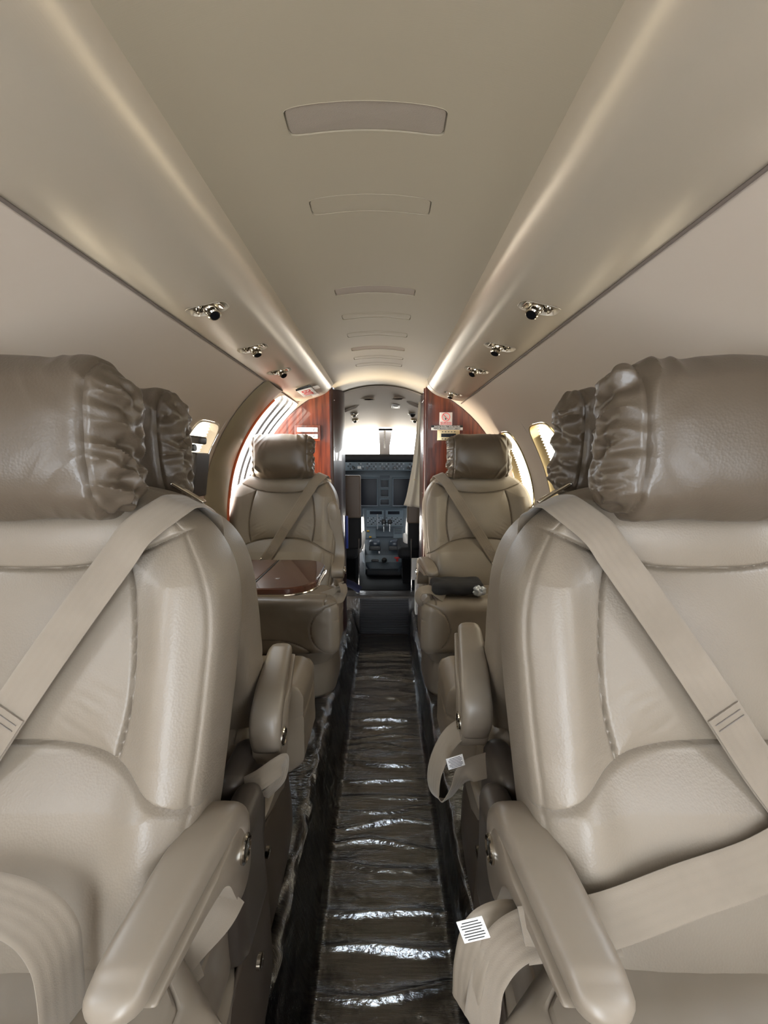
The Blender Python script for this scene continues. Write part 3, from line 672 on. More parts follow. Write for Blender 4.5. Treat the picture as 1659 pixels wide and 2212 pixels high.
def add_belt(root, a, flip):
    # shoulder webbing: over the aisle shoulder, across the back to the outboard hip
    if flip: return
    pts = [(a*.208, .137, .965), (a*.207, .131, 1.005), (a*.204, .105, 1.032), (a*.199, .065, 1.040), (a*.194, .035, 1.034)]
    for q in np.linspace(.10, 1, 12):
        x = a*(.19-.255*q); z = 1.045-.42*q
        pts.append((x, face_y(x, z)-.006-.020*math.sin(PI*q), z))
    nr = []
    for (x, y, z) in pts: nr.append((a*.15, 1, .1) if y > .12 else ((a*.4, -.1, 1) if y > .05 else ((a*.35, -.55, .8) if y > .03 else (0, -1, .3))))
    P = spline(pts, 6); N_ = spline(nr, 6)
    b = MB().add(*ribbon(P, N_, .052)).build('shoulder_belt', M_web, root)
    # sewn overlap and box stitching
    i = int(len(P)*.72); MB().add(*ribbon(P[i:]+np.array([0, -.0028, 0]), N_[i:], .049, .0024)).build('webbing_overlap', M_web, b)
    e = P[-1]; t = (P[-1]-P[-5]); t /= np.linalg.norm(t); s = np.cross(t, [0, -1, .3]); s /= np.linalg.norm(s); st = MB(); off = np.array([0, -.0045, 0])
    thread = mat('grey_thread', (.16, .14, .13, 1), .8)
    c0 = e-t*.055
    def ln(p, q): st.add(*tube([c0+s*p[0]+t*p[1]+off, c0+s*q[0]+t*q[1]+off], .0005, 4))
    k = .016
    for p, q in (((-k, -.018), (k, -.018)), ((-k, .018), (k, .018)), ((-k, -.018), (-k, .018)), ((k, -.018), (k, .018)), ((-k, -.018), (k, .018)), ((k, -.018), (-k, .018)), ((-k, -.026), (k, -.026)), ((-k, .024), (k, .024))): ln(p, q)
    st.build('box_stitching', thread, b); st = MB(); c1 = P[i]+t*.008
    for dd in (0, .008): st.add(*tube([c1-s*.02+t*dd+off, c1+s*.02+t*dd+off], .0005, 4))
    st.build('seam_stitching', thread, b)
    ring = [e+t*.008+s*.024*math.cos(q)+t*.013*math.sin(q) for q in np.linspace(0, 2*PI, 24, endpoint=False)]
    MB().add(*tube(ring, .0032, 8, True)).build('belt_ring', M_chrome, b)
    MB().add(*rbox(.012, .003, .010, .0025, 3, tuple(e+t*.028))).build('belt_tongue', M_steel, b)

SX = .495
GR = 'taupe leather cabin seats along the aisle'
make_seat('seat', .58, -.492, False, 'large taupe leather seat at left in the foreground, facing the camera', GR, 1, ov=.345)
make_seat('seat', .58, SX, False, 'large taupe leather seat at right in the foreground, facing the camera', GR, 2, ov=.345)
make_seat('seat', .84, -SX-.04, True, 'left seat turned toward the cockpit, mostly hidden behind the big left foreground seat', GR, 1, arm=dict(tilt=.20, dx=.03, stretch=1.25, dz=-.02, dy=.09), ov=.34)
make_seat('seat', .84, SX+.04, True, 'right seat turned toward the cockpit, mostly hidden behind the big right foreground seat', GR, 2, arm=dict(tilt=.42, dx=.03, stretch=1.2, dz=-.0, dy=.07), ov=.34)
make_seat('seat', 2.1, -SX, False, 'far left seat beside the door with raised armrest, behind the wooden table', GR, 3, arm=dict(tilt=1.45, dx=.005, stretch=1.9, dz=.02))
make_seat('seat', 2.1, SX+.015, False, 'far right seat in front of the mahogany partition with the placards', GR, 4)

# ------------------------------------------------------------------ folding table
tb = thing('folding_table', (-.48, 1.48, .55), 'glossy mahogany folding table in front of the far left seat', 'table')
def table_poly(x0, x1, y0, y1, r0, r1):
    p = []
    for (cx, cy, a0, r) in ((x1-r1, y1-r1, 0, r1), (x0+r0, y1-r0, 90, r0), (x0+r0, y0+r0, 180, r0), (x1-r1, y0+r1, 270, r1)):
        for q in np.linspace(a0, a0+90, 10): p.append((cx+r*math.cos(math.radians(q)), cy+r*math.sin(math.radians(q))))
    return p
def slab(poly, z0, z1, m, nm, par, b=.004):
    c = np.mean(poly, 0); rows = []
    for (z, k) in ((z0, b), (z0+b, 0), (z1-b, 0), (z1, b)):
        rows.append([(x-np.sign(x-c[0])*k, y-np.sign(y-c[1])*k, z) for x, y in poly])
    return MB().add(*grid(np.array(rows), cv=True, cap0=True, cap1=True)).build(nm, m, par, sharp=35)
slab(table_poly(.063, .27, -.19, .21, .003, .11), .115, .143, M_table, 'table_leaf', tb)
slab(table_poly(-.265, .057, -.19, .21, .003, .003), .115, .143, M_table, 'table_leaf', tb)
MB().add(*tube([(x, y, .120) for x, y in table_poly(-.265, .273, -.193, .213, .004, .112)], .004, 8, True)).build('metal_edge_band', M_chrome, tb)
MB().add(*tube([(.06, y, .141) for y in (-.19, .21)], .0022, 6)).build('hinge_strip', M_black, tb)
MB().add(*bxx(-.20, .16, -.02, .06, .095, .114, .004)).build('support_arm', M_steel, tb)
MB().add(*bxx(-.235, -.15, -.06, .10, -.05, .10, .01)).build('wall_bracket', M_leather_s, tb)
MB().add(*bxx(.12, .135, -.08, -.065, .143, .1436, .0003, 1)).build('inlaid_plate', M_steel, tb)

# ------------------------------------------------------------------ loose belts of the seats
seats = [o for o in COL.objects if o.name.startswith('passenger_armchair')]
NL, NR, SL, SR, FL, FR = seats
def to_local(root, p):
    q = Vector(p)-root.location
    return Vector((-q.x, -q.y, q.z)) if abs(root.rotation_euler.z) > 1 else q
def belt(root, pts, nrm, w=.05, name='lap_belt', n=8, m=None, th=.0024):
    P = spline([tuple(to_local(root, at(*p))) for p in pts], n); s = -1 if abs(root.rotation_euler.z) > 1 else 1
    N_ = spline([(q[0]*s, q[1]*s, q[2]) for q in (nrm if isinstance(nrm[0], (list, tuple)) else [nrm]*len(pts))], n)
    return MB().add(*ribbon(P, N_, w, th)).build(name, m or M_web, root), P, N_
# foreground right lap belt, lying across the cushion and curling over its aisle edge
b1, _, _ = belt(NR, [(1760, 1800, .44), (1640, 1868, .43), (1480, 1925, .415), (1320, 1985, .405), (1200, 2010, .402), (1130, 2020, .40)], [(0, -.75, .6)]*6, .048)
b2, _, _ = belt(NR, [(1330, 2010, .412), (1200, 2000, .41), (1110, 2030, .40), (1060, 2090, .395), (1045, 2160, .39), (1035, 2230, .385)], [(0, -.5, .85), (-.1, -.5, .85), (-.4, -.5, .7), (-.7, -.5, .4), (-.75, -.6, .2), (-.75, -.6, .1)], .042, 'belt_tail')
b3, P3, N3 = belt(NR, [(1160, 2000, .425), (1090, 1998, .42), (1035, 2030, .415), (1010, 2110, .41), (1005, 2190, .41)], [(0, -.3, .95), (-.3, -.4, .8), (-.6, -.5, .5), (-.8, -.5, .2), (-.8, -.5, .1)], .045, 'belt_tail', m=M_leather_s)
def label_on(parent, root, px, py, Y, w, h, rx, ry, rz):
    o = MB().add(*rbox(w/2, .0006, h/2, .0005, 1)).build('care_label', M_paper, parent)
    q = to_local(root, at(px, py, Y)); o.location = q; o.rotation_euler = (rx, ry, rz)
    ln = MB()
    for k in range(7): ln.add(*rbox(w*.40*(1 if k % 3 else .8), .0003, h*.018, .0002, 1, (0, -.0009, h*(.38-.125*k))))
    ln.build('print', M_ink, o); return o
label_on(b3, NR, 1022, 2008, .385, .030, .022, -.2, -.45, -.15)
# foreground left belts
belt(NL, [(-120, 1925, .40), (0, 1950, .39), (75, 1985, .38), (118, 2040, .37), (132, 2110, .365), (140, 2240, .36)], [(0, -.4, .9), (.1, -.4, .9), (.5, -.4, .7), (.9, -.4, .3), (1, -.3, 0), (1, -.3, 0)], .046)
belt(NL, [(500, 1925, .50), (470, 1975, .475), (410, 2040, .45), (340, 2130, .425), (280, 2240, .40)], [(.5, -.4, .8), (.35, -.5, .8), (.3, -.5, .8), (.3, -.5, .8), (.3, -.5, .8)], .046, 'belt_tail')
belt(NL, [(488, 1945, .50), (497, 1960, .505), (478, 2000, .51), (440, 2020, .50)], [(.6, -.4, .8), (1, -.2, .1), (.5, -.2, -.8), (.3, -.2, -.9)], .044, 'belt_fold')
belt(NL, [(425, 2062, .455), (350, 2130, .427)], [(.3, -.5, .8), (.3, -.5, .8)], .047, 'webbing_overlap', th=.006)
# second row right: hanging loop with its care label
b4, _, _ = belt(SR, [(1040, 1590, .85), (1005, 1572, .84), (968, 1600, .83), (940, 1660, .82), (938, 1712, .81), (962, 1728, .80), (985, 1700, .80), (1010, 1668, .80), (1060, 1650, .80)],
     [(0, -.3, 1), (-.2, -.3, .9), (-.7, -.5, .5), (-.9, -.5, .1), (-.8, -.5, -.4), (0, -.5, -.8), (.6, -.7, -.2), (.2, -.8, .4), (0, -.8, .5)], .046, 'hanging_belt')
label_on(b4, SR, 984, 1646, .775, .036, .026, 0, .25, 0).rotation_euler = (0, -.25, PI+.1)
b5, _, _ = belt(SL, [(520, 1705, .72), (560, 1685, .72), (595, 1660, .74), (612, 1650, .76), (600, 1690, .76), (570, 1720, .75)], [(0, -.7, .6), (.1, -.7, .6), (.3, -.7, .5), (.9, -.4, 0), (.5, -.7, -.4), (.3, -.7, -.4)], .036, 'hanging_belt')
# front seats
belt(FL, [(690, 1288, 1.80), (722, 1278, 1.80), (738, 1262, 1.78), (742, 1282, 1.77), (722, 1296, 1.76), (690, 1300, 1.76)], [(0, -.4, .9), (.2, -.5, .9), (.9, -.5, .2), (.7, -.6, -.3), (0, -.5, .9), (0, -.4, .9)], .05)
belt(FR, [(960, 1292, 1.74), (935, 1275, 1.75), (910, 1276, 1.74), (902, 1292, 1.73), (912, 1304, 1.72), (930, 1296, 1.73)], [(0, -.4, .9), (-.2, -.5, .9), (-.8, -.5, .5), (-1, -.5, 0), (-.3, -.7, -.7), (.5, -.7, 0)], .05)
# dark cloth bundle on the far right seat
q = at(985, 1277, 1.79)
bd = tag(MB().add(*rbox(.115, .06, .028, .02, (24, 10, 8), (0, 0, 0), lambda P, n: P+n*np.array([[.006*noise.noise(Vector((p[0]*20, p[1]*20, p[2]*30)))] for p in P]))).build('folded_cloth', M_cloth, None, loc=(q.x, q.y, .549)), 'black folded cloth lying on the far right seat cushion', 'cloth')
q = at(1034, 1277, 1.74)
tag(MB().add(*rbox(.028, .022, .022, .014, (10, 8, 8), (0, 0, 0), lambda P, n: P+n*np.array([[.006*noise.noise(Vector((p[0]*90, p[1]*90, p[2]*90)))] for p in P]))).build('plastic_packet', mat('silver_packet', (.55, .6, .66, 1), .2, .4), None, loc=(q.x, q.y, .543)), 'small silvery plastic packet beside the black cloth on the far right seat', 'packet')
# black folding monitor arm by the left window
c = at(405, 1000, 1.3)
mo = thing('folded_monitor', (c.x, 1.3, .95), 'black folded monitor on an arm in front of the left window', 'monitor')
A_ = lambda px, py, Y=1.3: at(px, py, Y)-Vector((c.x, 1.3, .95))
def boxpx(px0, px1, py0, py1, Y0, Y1, r, m, nm, par, ref, rot=0, n=2):
    p = at(px0, py0, Y0)-ref; q_ = at(px1, py1, Y0)-ref
    cc = ((p.x+q_.x)/2, (Y0+Y1)/2-ref.y, (p.z+q_.z)/2)
    o = MB().add(*rbox(abs(q_.x-p.x)/2, abs(Y1-Y0)/2, abs(p.z-q_.z)/2, min(r, abs(q_.x-p.x)/2.05, abs(Y1-Y0)/2.05, abs(p.z-q_.z)/2.05), n)).build(nm, m, par); o.location = cc; o.rotation_euler = (0, rot, 0); return o
ref = Vector((c.x, 1.3, .95))
boxpx(392, 424, 976, 1075, 1.30, 1.40, .006, mat('charcoal_plastic', (.035, .028, .026, 1), .4), 'screen_body', mo, ref, .14)
boxpx(390, 433, 940, 957, 1.26, 1.31, .006, MATS['charcoal_plastic'], 'top_cap', mo, ref, .12)
boxpx(384, 398, 945, 1040, 1.31, 1.36, .005, M_black, 'spine', mo, ref, .1)
a_ = A_(392, 968); b_ = A_(422, 967)
MB().add(*tube([a_, b_], .011, 16)).build('hinge_barrel', M_black, mo)

# ------------------------------------------------------------------ cockpit
def shell(side):
    mb = MB(); m2 = MB()
    for (t0, t1) in ((-60, 24),):
        mb.add(*grid(np.array([[wallS(side, -.002)(y, t) for t in np.linspace(t0, t1, 24)] for y in np.linspace(2.67, 4.5, 12)])))
    for (ya, yb) in ((2.67, 3.2), (3.62, 3.7), (4.15, 4.3)):
        m2.add(*grid(np.array([[wallS(side, -.002)(y, t) for t in np.linspace(24, 62, 16)] for y in np.linspace(ya, yb, 6)])))
    tag(mb.build('trim_4', M_darkpit), kind='structure'); tag(m2.build('trim_5', M_head), kind='structure')
shell(-1); shell(1)
def hz(x, y):
    k = (y-2.66)/1.6; return 1.572-.105*k-.018*math.exp(-((y-2.66)/.05)**2)*0-(.65-math.sqrt(max(0, .65**2-min(.64, abs(x))**2)))*(1-.55*k)
tag(MB().add(*grid(np.array([[(x, y, hz(x, y)) for x in np.linspace(-.62, .62, 40)] for y in np.linspace(2.60, 4.26, 30)]))).build('trim_6', M_head), kind='structure')
# doorway lip
tag(MB().add(*tube([ceilS(2.632, t) for t in np.linspace(-TL*1.0, TL*1.0, 40)], .007, 8)).build('trim_7', mat('pale_lip', (.5, .45, .42, 1), .4)), kind='structure')
def head_hit(px, py):
    lo, hi = 2.6, 4.6
    for _ in range(40):
        m_ = (lo+hi)/2; p = at(px, py, m_)
        if p.z > hz(p.x, m_): hi = m_
        else: lo = m_
    return at(px, py, lo)
for i, (px, py) in enumerate(((788, 862), (868, 861))):
    p = head_hit(px, py); o = thing('headliner_recess', p, 'oval moulded recess in the cockpit headliner, %s of the two' % ('left' if i == 0 else 'right'), 'recess')
    MB().add(*lathe([(.075, -.001), (.07, -.004), (.05, .012), (.02, .02), (.001, .021)], 32, (0, 0, 0), (0, 0, 1))).build('bowl', M_head, o); o.scale = (1, .55, 1)
    MB().add(*lathe([(.001, -.0012), (.06, -.0012)], 32, (0, 0, 0), (0, 0, 1))).build('bowl_floor', mat('recess_tan', (.36, .29, .21, 1), .6), o)
for i, (px, py) in enumerate(((764, 880), (899, 876))):
    p = head_hit(px, py); o = thing('vent_grille', p, 'slotted air vent in the cockpit headliner, %s side' % ('left' if i == 0 else 'right'), 'vent', rz=0); sgn = -1 if i == 0 else 1
    o.rotation_euler = (0, sgn*.38, 0)
    MB().add(*bxx(-.085, .085, -.05, .05, -.003, .001, .002)).build('vent_plate', M_head, o)
    for k in range(5): MB().add(*bxx(-.075, .075, -.042+k*.019, -.034+k*.019, -.005, -.002, .001, 1)).build('slot', M_panel_d, o)
for i, (px, py, s_) in enumerate(((764, 893, 1), (766, 906, .8), (891, 893, 1), (896, 906, .8))):
    p = head_hit(px, py); lab = ['upper left', 'lower left', 'upper right', 'lower right'][i]
    o = thing('cockpit_spotlight', p, 'chrome eyeball light in the cockpit headliner, %s of the four' % lab, 'spotlight', 'chrome lights in the cockpit headliner')
    MB().add(*lathe([(.034, .004), (.036, -.004), (.03, -.007), (.026, -.004), (.001, 0)], 28)).build('trim_ring', M_gold if i % 2 else M_chrome, o)
    MB().add(*lathe([(.001, .01), (.02, .004), (.024, -.008), (.02, -.02), (.015, -.026), (.013, -.02), (.001, -.018)], 24, (0, 0, 0), (-.2, -.5, 1))).build('eyeball_lamp', M_black if i == 2 else M_chrome, o)
p = head_hit(855, 877); o = thing('emergency_light', p, 'square white rocker light switch in the cockpit headliner', 'light')
MB().add(*rbox(.032, .055, .007, .006, 4)).build('bezel', M_white, o)
MB().add(*rbox(.018, .034, .006, .005, 4, (0, 0, -.005))).build('rocker', mat('rocker_grey', (.6, .6, .58, 1), .3), o); o.rotation_euler = (-.08, .05, 0)
# windshield frame
YW = 4.32
wsf = thing('window_20', (0, YW, 1.2), None, None); tag(wsf, kind='structure')
ref = Vector((0, YW, 1.2))
p = at(833, 928, YW)-ref; q = at(833, 984, YW)-ref
V, F = extr(None, ([(at(x, y, YW)-ref)[:] for x, y in ((818, 926), (848, 926), (842, 962), (842, 984), (820, 984), (820, 962))], [(at(x, y, YW+.05)-ref)[:] for x, y in ((818, 926), (848, 926), (842, 962), (842, 984), (820, 984), (820, 962))]))
MB().add(V, F).build('centre_post', mat('pale_grey_post', (.42, .38, .35, 1), .5), wsf)
MB().add(*tube([(at(831, 930, YW-.02)-ref)[:], (at(831, 968, YW-.02)-ref)[:]], .010, 8)).build('compass_mount', M_steel, wsf)
MB().add(*grid(np.array([[(x, YW-4.32+.0, z) for z in (hz(0, 4.26)-1.2-.03-.0, hz(0, 4.26)-1.2+.12)] for x in np.linspace(-.7, .7, 8)]))).build('upper_frame', M_head, wsf)
glass = MB().add(*grid(np.array([[(x, .09+.15*abs(x)-.35*(z), z) for z in np.linspace(-.05, .27, 4)] for x in np.linspace(-.7, .7, 12)])))
gm = bpy.data.materials.new('clear_windshield'); gm.use_nodes = True; nt = gm.node_tree; nt.nodes.remove(nt.nodes['Principled BSDF'])
t1 = nt.nodes.new('ShaderNodeBsdfTransparent'); nt.links.new(t1.outputs[0], nt.nodes['Material Output'].inputs[0]); t1.inputs[0].default_value = (.93, .95, .96, 1)
glass.build('pane', gm, wsf)

YP = 4.1; ref = Vector((.03, YP, .6))
ip = thing('instrument_panel', tuple(ref), 'grey blue cockpit instrument panel with large dark displays under the glareshield', 'instrument panel')
MB().add(*bxx(-.66, .60, .02, .10, -.05, .52, .01)).build('panel_board', M_pit, ip)
g0 = at(830, 981, 3.98).z-ref.z; g1 = at(830, 997, 3.98).z-ref.z
MB().add(*bxx(-.66, .60, -.14, .28, g1, g0, .03, 4)).build('glareshield', M_darkpit, ip)
a1 = at(758, 998, 3.97)-ref; a2 = at(902, 1017, 3.97)-ref
ap = MB().add(*bxx(-.5, .45, -.15, .02, a2.z, a1.z, .006)).build('guidance_strip', M_pit, ip)
bt = MB(); bl = MB()
for k in range(34):
    for r_ in range(3):
        x = -.35+k*.0205; z = a2.z+(a1.z-a2.z)*(.22+.28*r_)
        if k in (3, 4, 8, 14, 20, 27, 28) or (k*7+r_*3) % 5 == 0: continue
        (bl if (k+r_) % 2 else bt).add(*bxx(x-.006, x+.006, -.158, -.15, z-.006, z+.006, .002, 1))
bt.build('push_keys', M_pit_btn, ap); bl.build('push_keys', M_black, ap)
for x in (-.30, -.17, -.02, .10, .23): MB().add(*lathe([(.0001, .02), (.012, .02), (.014, 0), (.0001, 0)], 18, (x, -.15, a2.z+.03), (0, -1, 0))).build('knob', M_black, ap)
MB().add(*bxx(-.26, -.225, -.158, -.15, a2.z+.02, a2.z+.045, .002)).build('readout', M_paper, ap); MB().add(*bxx(.27, .305, -.158, -.15, a2.z+.02, a2.z+.045, .002)).build('readout', M_paper, ap)
def pscreen(x0, x1, y0, y1, par, bez=.012, Y=4.1):
    p = at(x0, y0, Y)-ref; q = at(x1, y1, Y)-ref
    f_ = MB().add(*bxx(p.x-bez, q.x+bez, 0-.004, .03, q.z-bez, p.z+bez, .006)).build('screen_bezel', M_pit, par)
    MB().add(*bxx(p.x, q.x, -.008, .0, q.z, p.z, .002)).build('display', M_screen, f_)
    MB().add(*bxx(p.x-bez*.7, q.x+bez*.7, -.0062, .0, q.z-bez*.7, q.z-bez*.4, .001, 1)).build('bezel_line', M_pit_btn, f_)
for s_ in ((779, 814, 1034, 1091), (850, 887, 1034, 1091), (741, 770, 1034, 1091)): pscreen(*s_, ip)
for s_ in ((823, 839, 1037, 1052), (823, 839, 1058, 1072), (822, 840, 1079, 1090)): pscreen(*s_, ip, .008)
p = at(831, 1030, 4.1)-ref; MB().add(*bxx(p.x-.05, p.x+.05, -.004, .02, p.z-.01, p.z+.01, .003)).build('warning_strip', M_pit2, ip)

# centre pedestal, sloping down toward the cabin
prof_p = [(783, 883, 1098, 4.06), (786, 878, 1118, 3.98), (787, 876, 1140, 3.88), (787, 876, 1165, 3.74), (788, 875, 1166, 3.72), (788, 876, 1196, 3.60), (789, 872, 1199, 3.58), (790, 871, 1216, 3.50), (800, 860, 1228, 3.46)]
ref = Vector((.02, 3.7, .1))
cp_ = thing('centre_pedestal', tuple(ref), 'sloping grey cockpit pedestal with levers, keypads and two round humps', 'pedestal')
rows = []
for (x0, x1, y, Y) in prof_p:
    p = at(x0, y, Y)-ref; q = at(x1, y, Y)-ref
    rows.append([(p.x, p.y, 0.0 if Y > 3.55 else p.z-.03), (p.x, p.y, p.z-.006), (p.x+.008, p.y, p.z)]+[(p.x+(q.x-p.x)*k, p.y, p.z) for k in (.3, .5, .7)]+[(q.x-.008, q.y, q.z), (q.x, q.y, q.z-.006), (q.x, q.y, 0.0 if Y > 3.55 else q.z-.03)])
MB().add(*grid(np.array(rows))).build('pedestal_top', M_pit2, cp_, sharp=30)
p = at(790, 1228, 3.47)-ref
MB().add(*bxx(-.16, .17, -.17, .2, 0, p.z-.02, .02)).build('pedestal_body', M_darkpit, cp_)
def pp_(px, py):  # point on the pedestal slope
    ys_ = [r_[2] for r_ in prof_p]; Ys = [r_[3] for r_ in prof_p]; return at(px, py, float(np.interp(py, ys_, Ys)))-ref
def pbox(px0, px1, py0, py1, h, m, nm, par=None, r=.003):
    a_ = pp_(px0, py1); b_ = pp_(px1, py1); c_ = pp_(px1, py0); d_ = pp_(px0, py0); up = Vector((0, -.5, .85))*h; dn = Vector((0, .5, -.85))*.01
    V, F = extr(None, ([(v+up)[:] for v in (a_, b_, c_, d_)], [(v+dn)[:] for v in (a_, b_, c_, d_)])); return MB().add(V, F).build(nm, m, par or cp_, sharp=20)
for x0, x1 in ((792, 829), (833, 871)): pbox(x0, x1, 1103, 1138, .004, M_pit, 'control_unit')
for x0, x1 in ((799, 825), (838, 863)): pbox(x0, x1, 1105.5, 1117, .007, M_screen, 'small_display')
mbk = MB(); mbk2 = MB()
for x0 in (795, 835):
    for r_ in range(5):
        for k in range(9):
            pt = pp_(x0+k*3.9, 1120+r_*3.4); (mbk if (k+r_) % 3 else mbk2).add(*rbox(.0055, .005, .004, .001, 1, tuple(pt+Vector((0, -.003, .006)))))
mbk.build('keypad', M_pit_btn, cp_); mbk2.build('keypad', M_black, cp_)
pbox(791, 812, 1142, 1163, .003, M_pit, 'control_unit'); pbox(850, 871, 1142, 1163, .003, M_pit, 'control_unit'); pbox(813, 849, 1140, 1161, .01, M_pit2, 'throttle_quadrant')
mbk = MB()
for r_ in range(4): 
    a_ = pp_(852, 1143+r_*3.2); mbk.add(*rbox(.035, .002, .002, .001, 1, tuple(pp_(860, 1143+r_*3.4)+Vector((0, -.004, .004)))))
mbk.build('switch_row', M_black, cp_)
for x in (829, 842):
    p = pp_(x, 1150); l_ = MB().add(*tube([p, p+Vector((0, .01, .09))], .008, 10)).build('throttle_lever', M_steel, cp_)
    MB().add(*rbox(.022, .016, .022, .012, 6, tuple(p+Vector((0, .01, .10))))).build('lever_grip', M_black, l_)
p = pp_(818, 1150); MB().add(*rbox(.006, .02, .07, .005, 3, tuple(p+Vector((-.012, .01, .10))))).build('flap_lever', M_pit_btn, cp_)
for x in (810, 852):
    p = pp_(x, 1182); MB().add(*rbox(.052, .05, .042, .04, 10, tuple(p+Vector((0, .005, .035))))).build('trim_dome', mat('slate_dome', (.07, .09, .12, 1), .3), cp_)
    MB().add(*rbox(.052, .006, .02, .004, 3, tuple(p+Vector((0, -.045, .0))))).build('dome_foot', M_black, cp_)
pbox(790, 871, 1200, 1215, .003, M_pit, 'front_plate')
for x in (807, 813): MB().add(*rbox(.02, .008, .010, .006, 4, tuple(pp_(x, 1213)+Vector((0, -.006, .01))))).build('toggle', M_black, cp_)
p = pp_(830, 1213); MB().add(*lathe([(.0001, .03), (.018, .03), (.024, .015), (.02, 0), (.0001, 0)], 20, tuple(p), (0, -.4, 1))).build('rotary_knob', M_black, cp_)
p = pp_(858, 1211); th_ = MB().add(*rbox(.026, .006, .007, .005, 3, tuple(p+Vector((0, -.01, .028))))).add(*rbox(.009, .006, .016, .005, 3, tuple(p+Vector((0, -.008, .01))))).build('red_handle', M_red, cp_)
for x, y in ((795, 1149), (800, 1162)): MB().add(*rbox(.012, .01, .006, .005, 3, tuple(pp_(x, y)+Vector((0, -.006, .01))))).build('yellow_knob', M_yellow, cp_)
MB().add(*lathe([(.0001, .02), (.008, .016), (.008, 0), (.0001, 0)], 12, tuple(pp_(819, 1195)), (0, -.4, 1))).build('white_knob', M_white, cp_)

# pilot seats
def pilot(side, lab):
    o = thing('pilot_seat', (side*.36, 3.35, .1), lab, 'pilot seat', 'pilot seats in the cockpit')
    ref = o.location
    if side < 0: x0, x1, y0, y1, Y = 700, 779, 1027, 1120, 3.15
    else: x0, x1, y0, y1, Y = 880, 960, 1092, 1131, 3.15
    tan = mat('dull_tan_leather', (.20, .15, .11, 1), .5)
    a_ = at(x0, y0, Y)-ref; b_ = at(x1, y1, Y)-ref
    MB().add(*bxx(a_.x, b_.x, Y-ref.y, Y+.09-ref.y, b_.z, a_.z, .012, 3)).build('seat_back_cover', tan, o)
    MB().add(*bxx(a_.x+(0 if side < 0 else .01), b_.x-(0.0 if side < 0 else 0), Y+.02-ref.y, Y+.14-ref.y, .32, b_.z+.02, .015, 3)).build('back_frame', M_darkpit, o)
    if side < 0:
        MB().add(*rbox(.16, .04, .15, .03, 6, (-.12, Y+.05-ref.y, 1.03))).build('sheepskin_headrest', M_sheep, o)
    MB().add(*bxx(-.22, .17, -.1, .35, .22, .32, .03, 4)).build('seat_cushion', M_darkpit, o)
    MB().add(*bxx(-.18, .15, -.05, .3, .0, .22, .01)).build('seat_base', M_rubber, o)
    px = 779 if side < 0 else 876
    pts = [at(px+side*-2+q*side*-10*(-1 if side < 0 else -1)*0, 0, 1) for q in (0,)]
    if side < 0: L_ = [(786, 1150, 3.62), (782, 1165, 3.5), (777, 1180, 3.4), (775, 1188, 3.32)]
    else: L_ = [(874, 1155, 3.62), (878, 1168, 3.5), (883, 1182, 3.4), (886, 1195, 3.3)]
    MB().add(*tube([tuple(at(*p)-ref) for p in L_], [.018, .03, .033, .028], 14)).build('sheepskin_armrest', M_sheep, o)
    p = at(776 if side < 0 else 888, 1278, 3.1)-ref
    MB().add(*tube([(p.x, p.y, .0), (p.x, p.y, .42)], .006, 8)).build('seat_rail_post', M_steel, o)
    return o
pilot(-1, 'left pilot seat with tan back and white sheepskin armrest'); pilot(1, 'right pilot seat half hidden behind the cream curtain')
# curtain
top = [(904, 868), (912, 868)]; Yc = 2.68; rows = []
for k in np.linspace(0, 1, 40):
    y = 868+k*(1098-868); xl = np.interp(k, [0, .3, .6, .85, 1], [904, 899, 891, 880, 872]); xr = np.interp(k, [0, .5, 1], [913, 914, 914]); row = []
    for q in np.linspace(0, 1, 40):
        yv = y-(0 if k < .9 else (k-.9)*60*(1-q)); p = at(xl+(xr-xl)*q, yv, Yc); row.append((p.x, Yc+.014*math.sin(q*11+k*1.5)*(.4+k*.6), p.z))
    rows.append(row)
cu = MB().add(*grid(np.array(rows))).build('curtain', M_curtain, None); sm = cu.modifiers.new('s', 'SOLIDIFY'); sm.thickness = .003
tag(cu, 'cream cloth curtain gathered at the right side of the cockpit doorway', 'curtain')
st = MB().add(*lathe([(.0001, .004), (.005, .003), (.005, 0)], 12, tuple(at(895, 1036, 2.64)), (0, -1, 0))).build('snap_button', M_gold, cu)
tag(MB().add(*bxx(at(889, 1206, 2.75).x, at(908, 1206, 2.75).x, 2.74, 2.76, at(889, 1252, 2.75).z, at(889, 1206, 2.75).z, .003)).build('paper_folder', M_white, None), 'white paper folder standing at right of the cockpit step', 'folder')
MB().add(*bxx(at(747.5, 1115, 2.64).x-.01, at(752, 1115, 2.64).x, .225, .24, at(750, 1184, 2.64).z, at(750, 1114, 2.64).z, .002)).build('blue_edge_strip', M_blue, pl)
tag(MB().add(*tube([tuple(at(738, 1254, 3.02)), tuple(at(760, 1263, 3.02)), tuple(at(778, 1274, 3.02))], .028, 12)).build('rolled_blanket', M_navy, None), 'navy rolled cloth lying at left of the cockpit step', 'cloth')
q = at(901, 1262, 2.8)
tag(MB().add(*bxx(q.x-.02, q.x+.07, 2.70, 2.78, .06, at(900, 1247, 2.74).z, .008)).build('white_box', M_white, None), 'small white box on the ledge behind the far right seat', 'box')

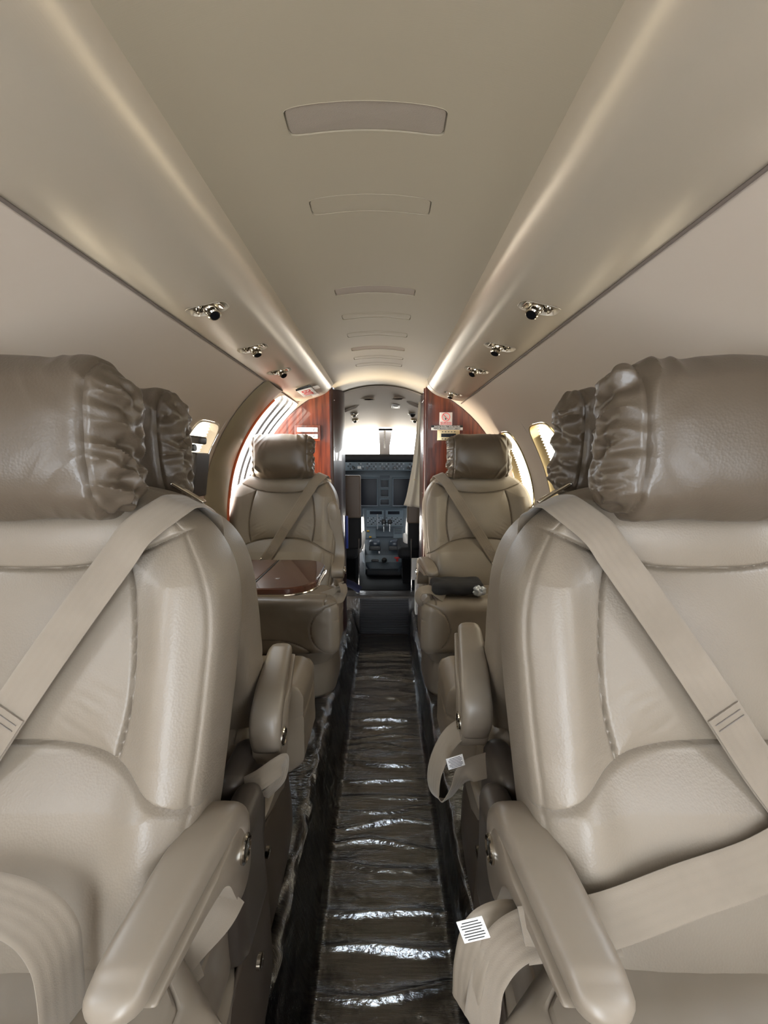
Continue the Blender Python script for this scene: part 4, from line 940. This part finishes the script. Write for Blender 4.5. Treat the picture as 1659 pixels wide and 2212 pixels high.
# ------------------------------------------------------------------ light
w = bpy.data.worlds.new('sky'); scn.world = w; w.use_nodes = True; nt = w.node_tree; bg = nt.nodes['Background']
tcn = nt.nodes.new('ShaderNodeTexCoord'); sep = nt.nodes.new('ShaderNodeSeparateXYZ'); rmp = nt.nodes.new('ShaderNodeValToRGB')
nt.links.new(tcn.outputs['Generated'], sep.inputs[0]); ad = nt.nodes.new('ShaderNodeMath'); ad.operation = 'MULTIPLY_ADD'; ad.inputs[1].default_value = .5; ad.inputs[2].default_value = .5
nt.links.new(sep.outputs['Z'], ad.inputs[0]); nt.links.new(ad.outputs[0], rmp.inputs[0]); nt.links.new(rmp.outputs[0], bg.inputs[0])
rmp.color_ramp.elements[0].position = .47; rmp.color_ramp.elements[0].color = (.95, .88, .78, 1); rmp.color_ramp.elements[1].position = .53; rmp.color_ramp.elements[1].color = (.90, .96, 1.0, 1)
bg.inputs[1].default_value = 7.5
def area(name, loc, rot, sx, sy, energy, col=(1, 1, 1), portal=False):
    l = bpy.data.lights.new(name, 'AREA'); l.shape = 'RECTANGLE'; l.size = sx; l.size_y = sy; l.energy = energy; l.color = col
    if portal: l.cycles.is_portal = True
    o = bpy.data.objects.new(name, l); COL.objects.link(o); o.location = loc; o.rotation_euler = rot; return o
area('door_portal', (-.86, 2.19, .95), (0, -PI/2, 0), 1.3, .5, 1, portal=True)
area('windshield_portal', (0, 4.5, 1.3), (-PI/2, 0, 0), 1.4, .45, 1, portal=True)

area('front_ceiling_fill', (-1.35, 2.15, .35), (0, math.radians(-128), 0), .5, .5, 95, (1, .86, .66))  # added warm fill lamp outside the door, brightens the front ceiling
cam = bpy.data.cameras.new('camera'); co = bpy.data.objects.new('camera', cam); COL.objects.link(co)
cam.sensor_fit = 'VERTICAL'; cam.sensor_height = 36; cam.lens = F_PX/2212*36; cam.clip_start = .02
co.location = (CX, 0, CZ); co.rotation_euler = (PI/2-TH, 0, 0); scn.camera = co
scn.view_settings.view_transform = 'Standard'; scn.view_settings.look = 'None'; scn.view_settings.gamma = 1; scn.view_settings.use_curve_mapping = False
scn.view_settings.exposure = .54
scn.cycles.max_bounces = 8; scn.cycles.diffuse_bounces = 4; scn.cycles.glossy_bounces = 3; scn.cycles.use_adaptive_sampling = True; scn.cycles.adaptive_threshold = .05; scn.cycles.caustics_reflective = False; scn.cycles.caustics_refractive = False; scn.cycles.transparent_max_bounces = 12; scn.cycles.sample_clamp_indirect = 6
scn.cycles.use_denoising = True
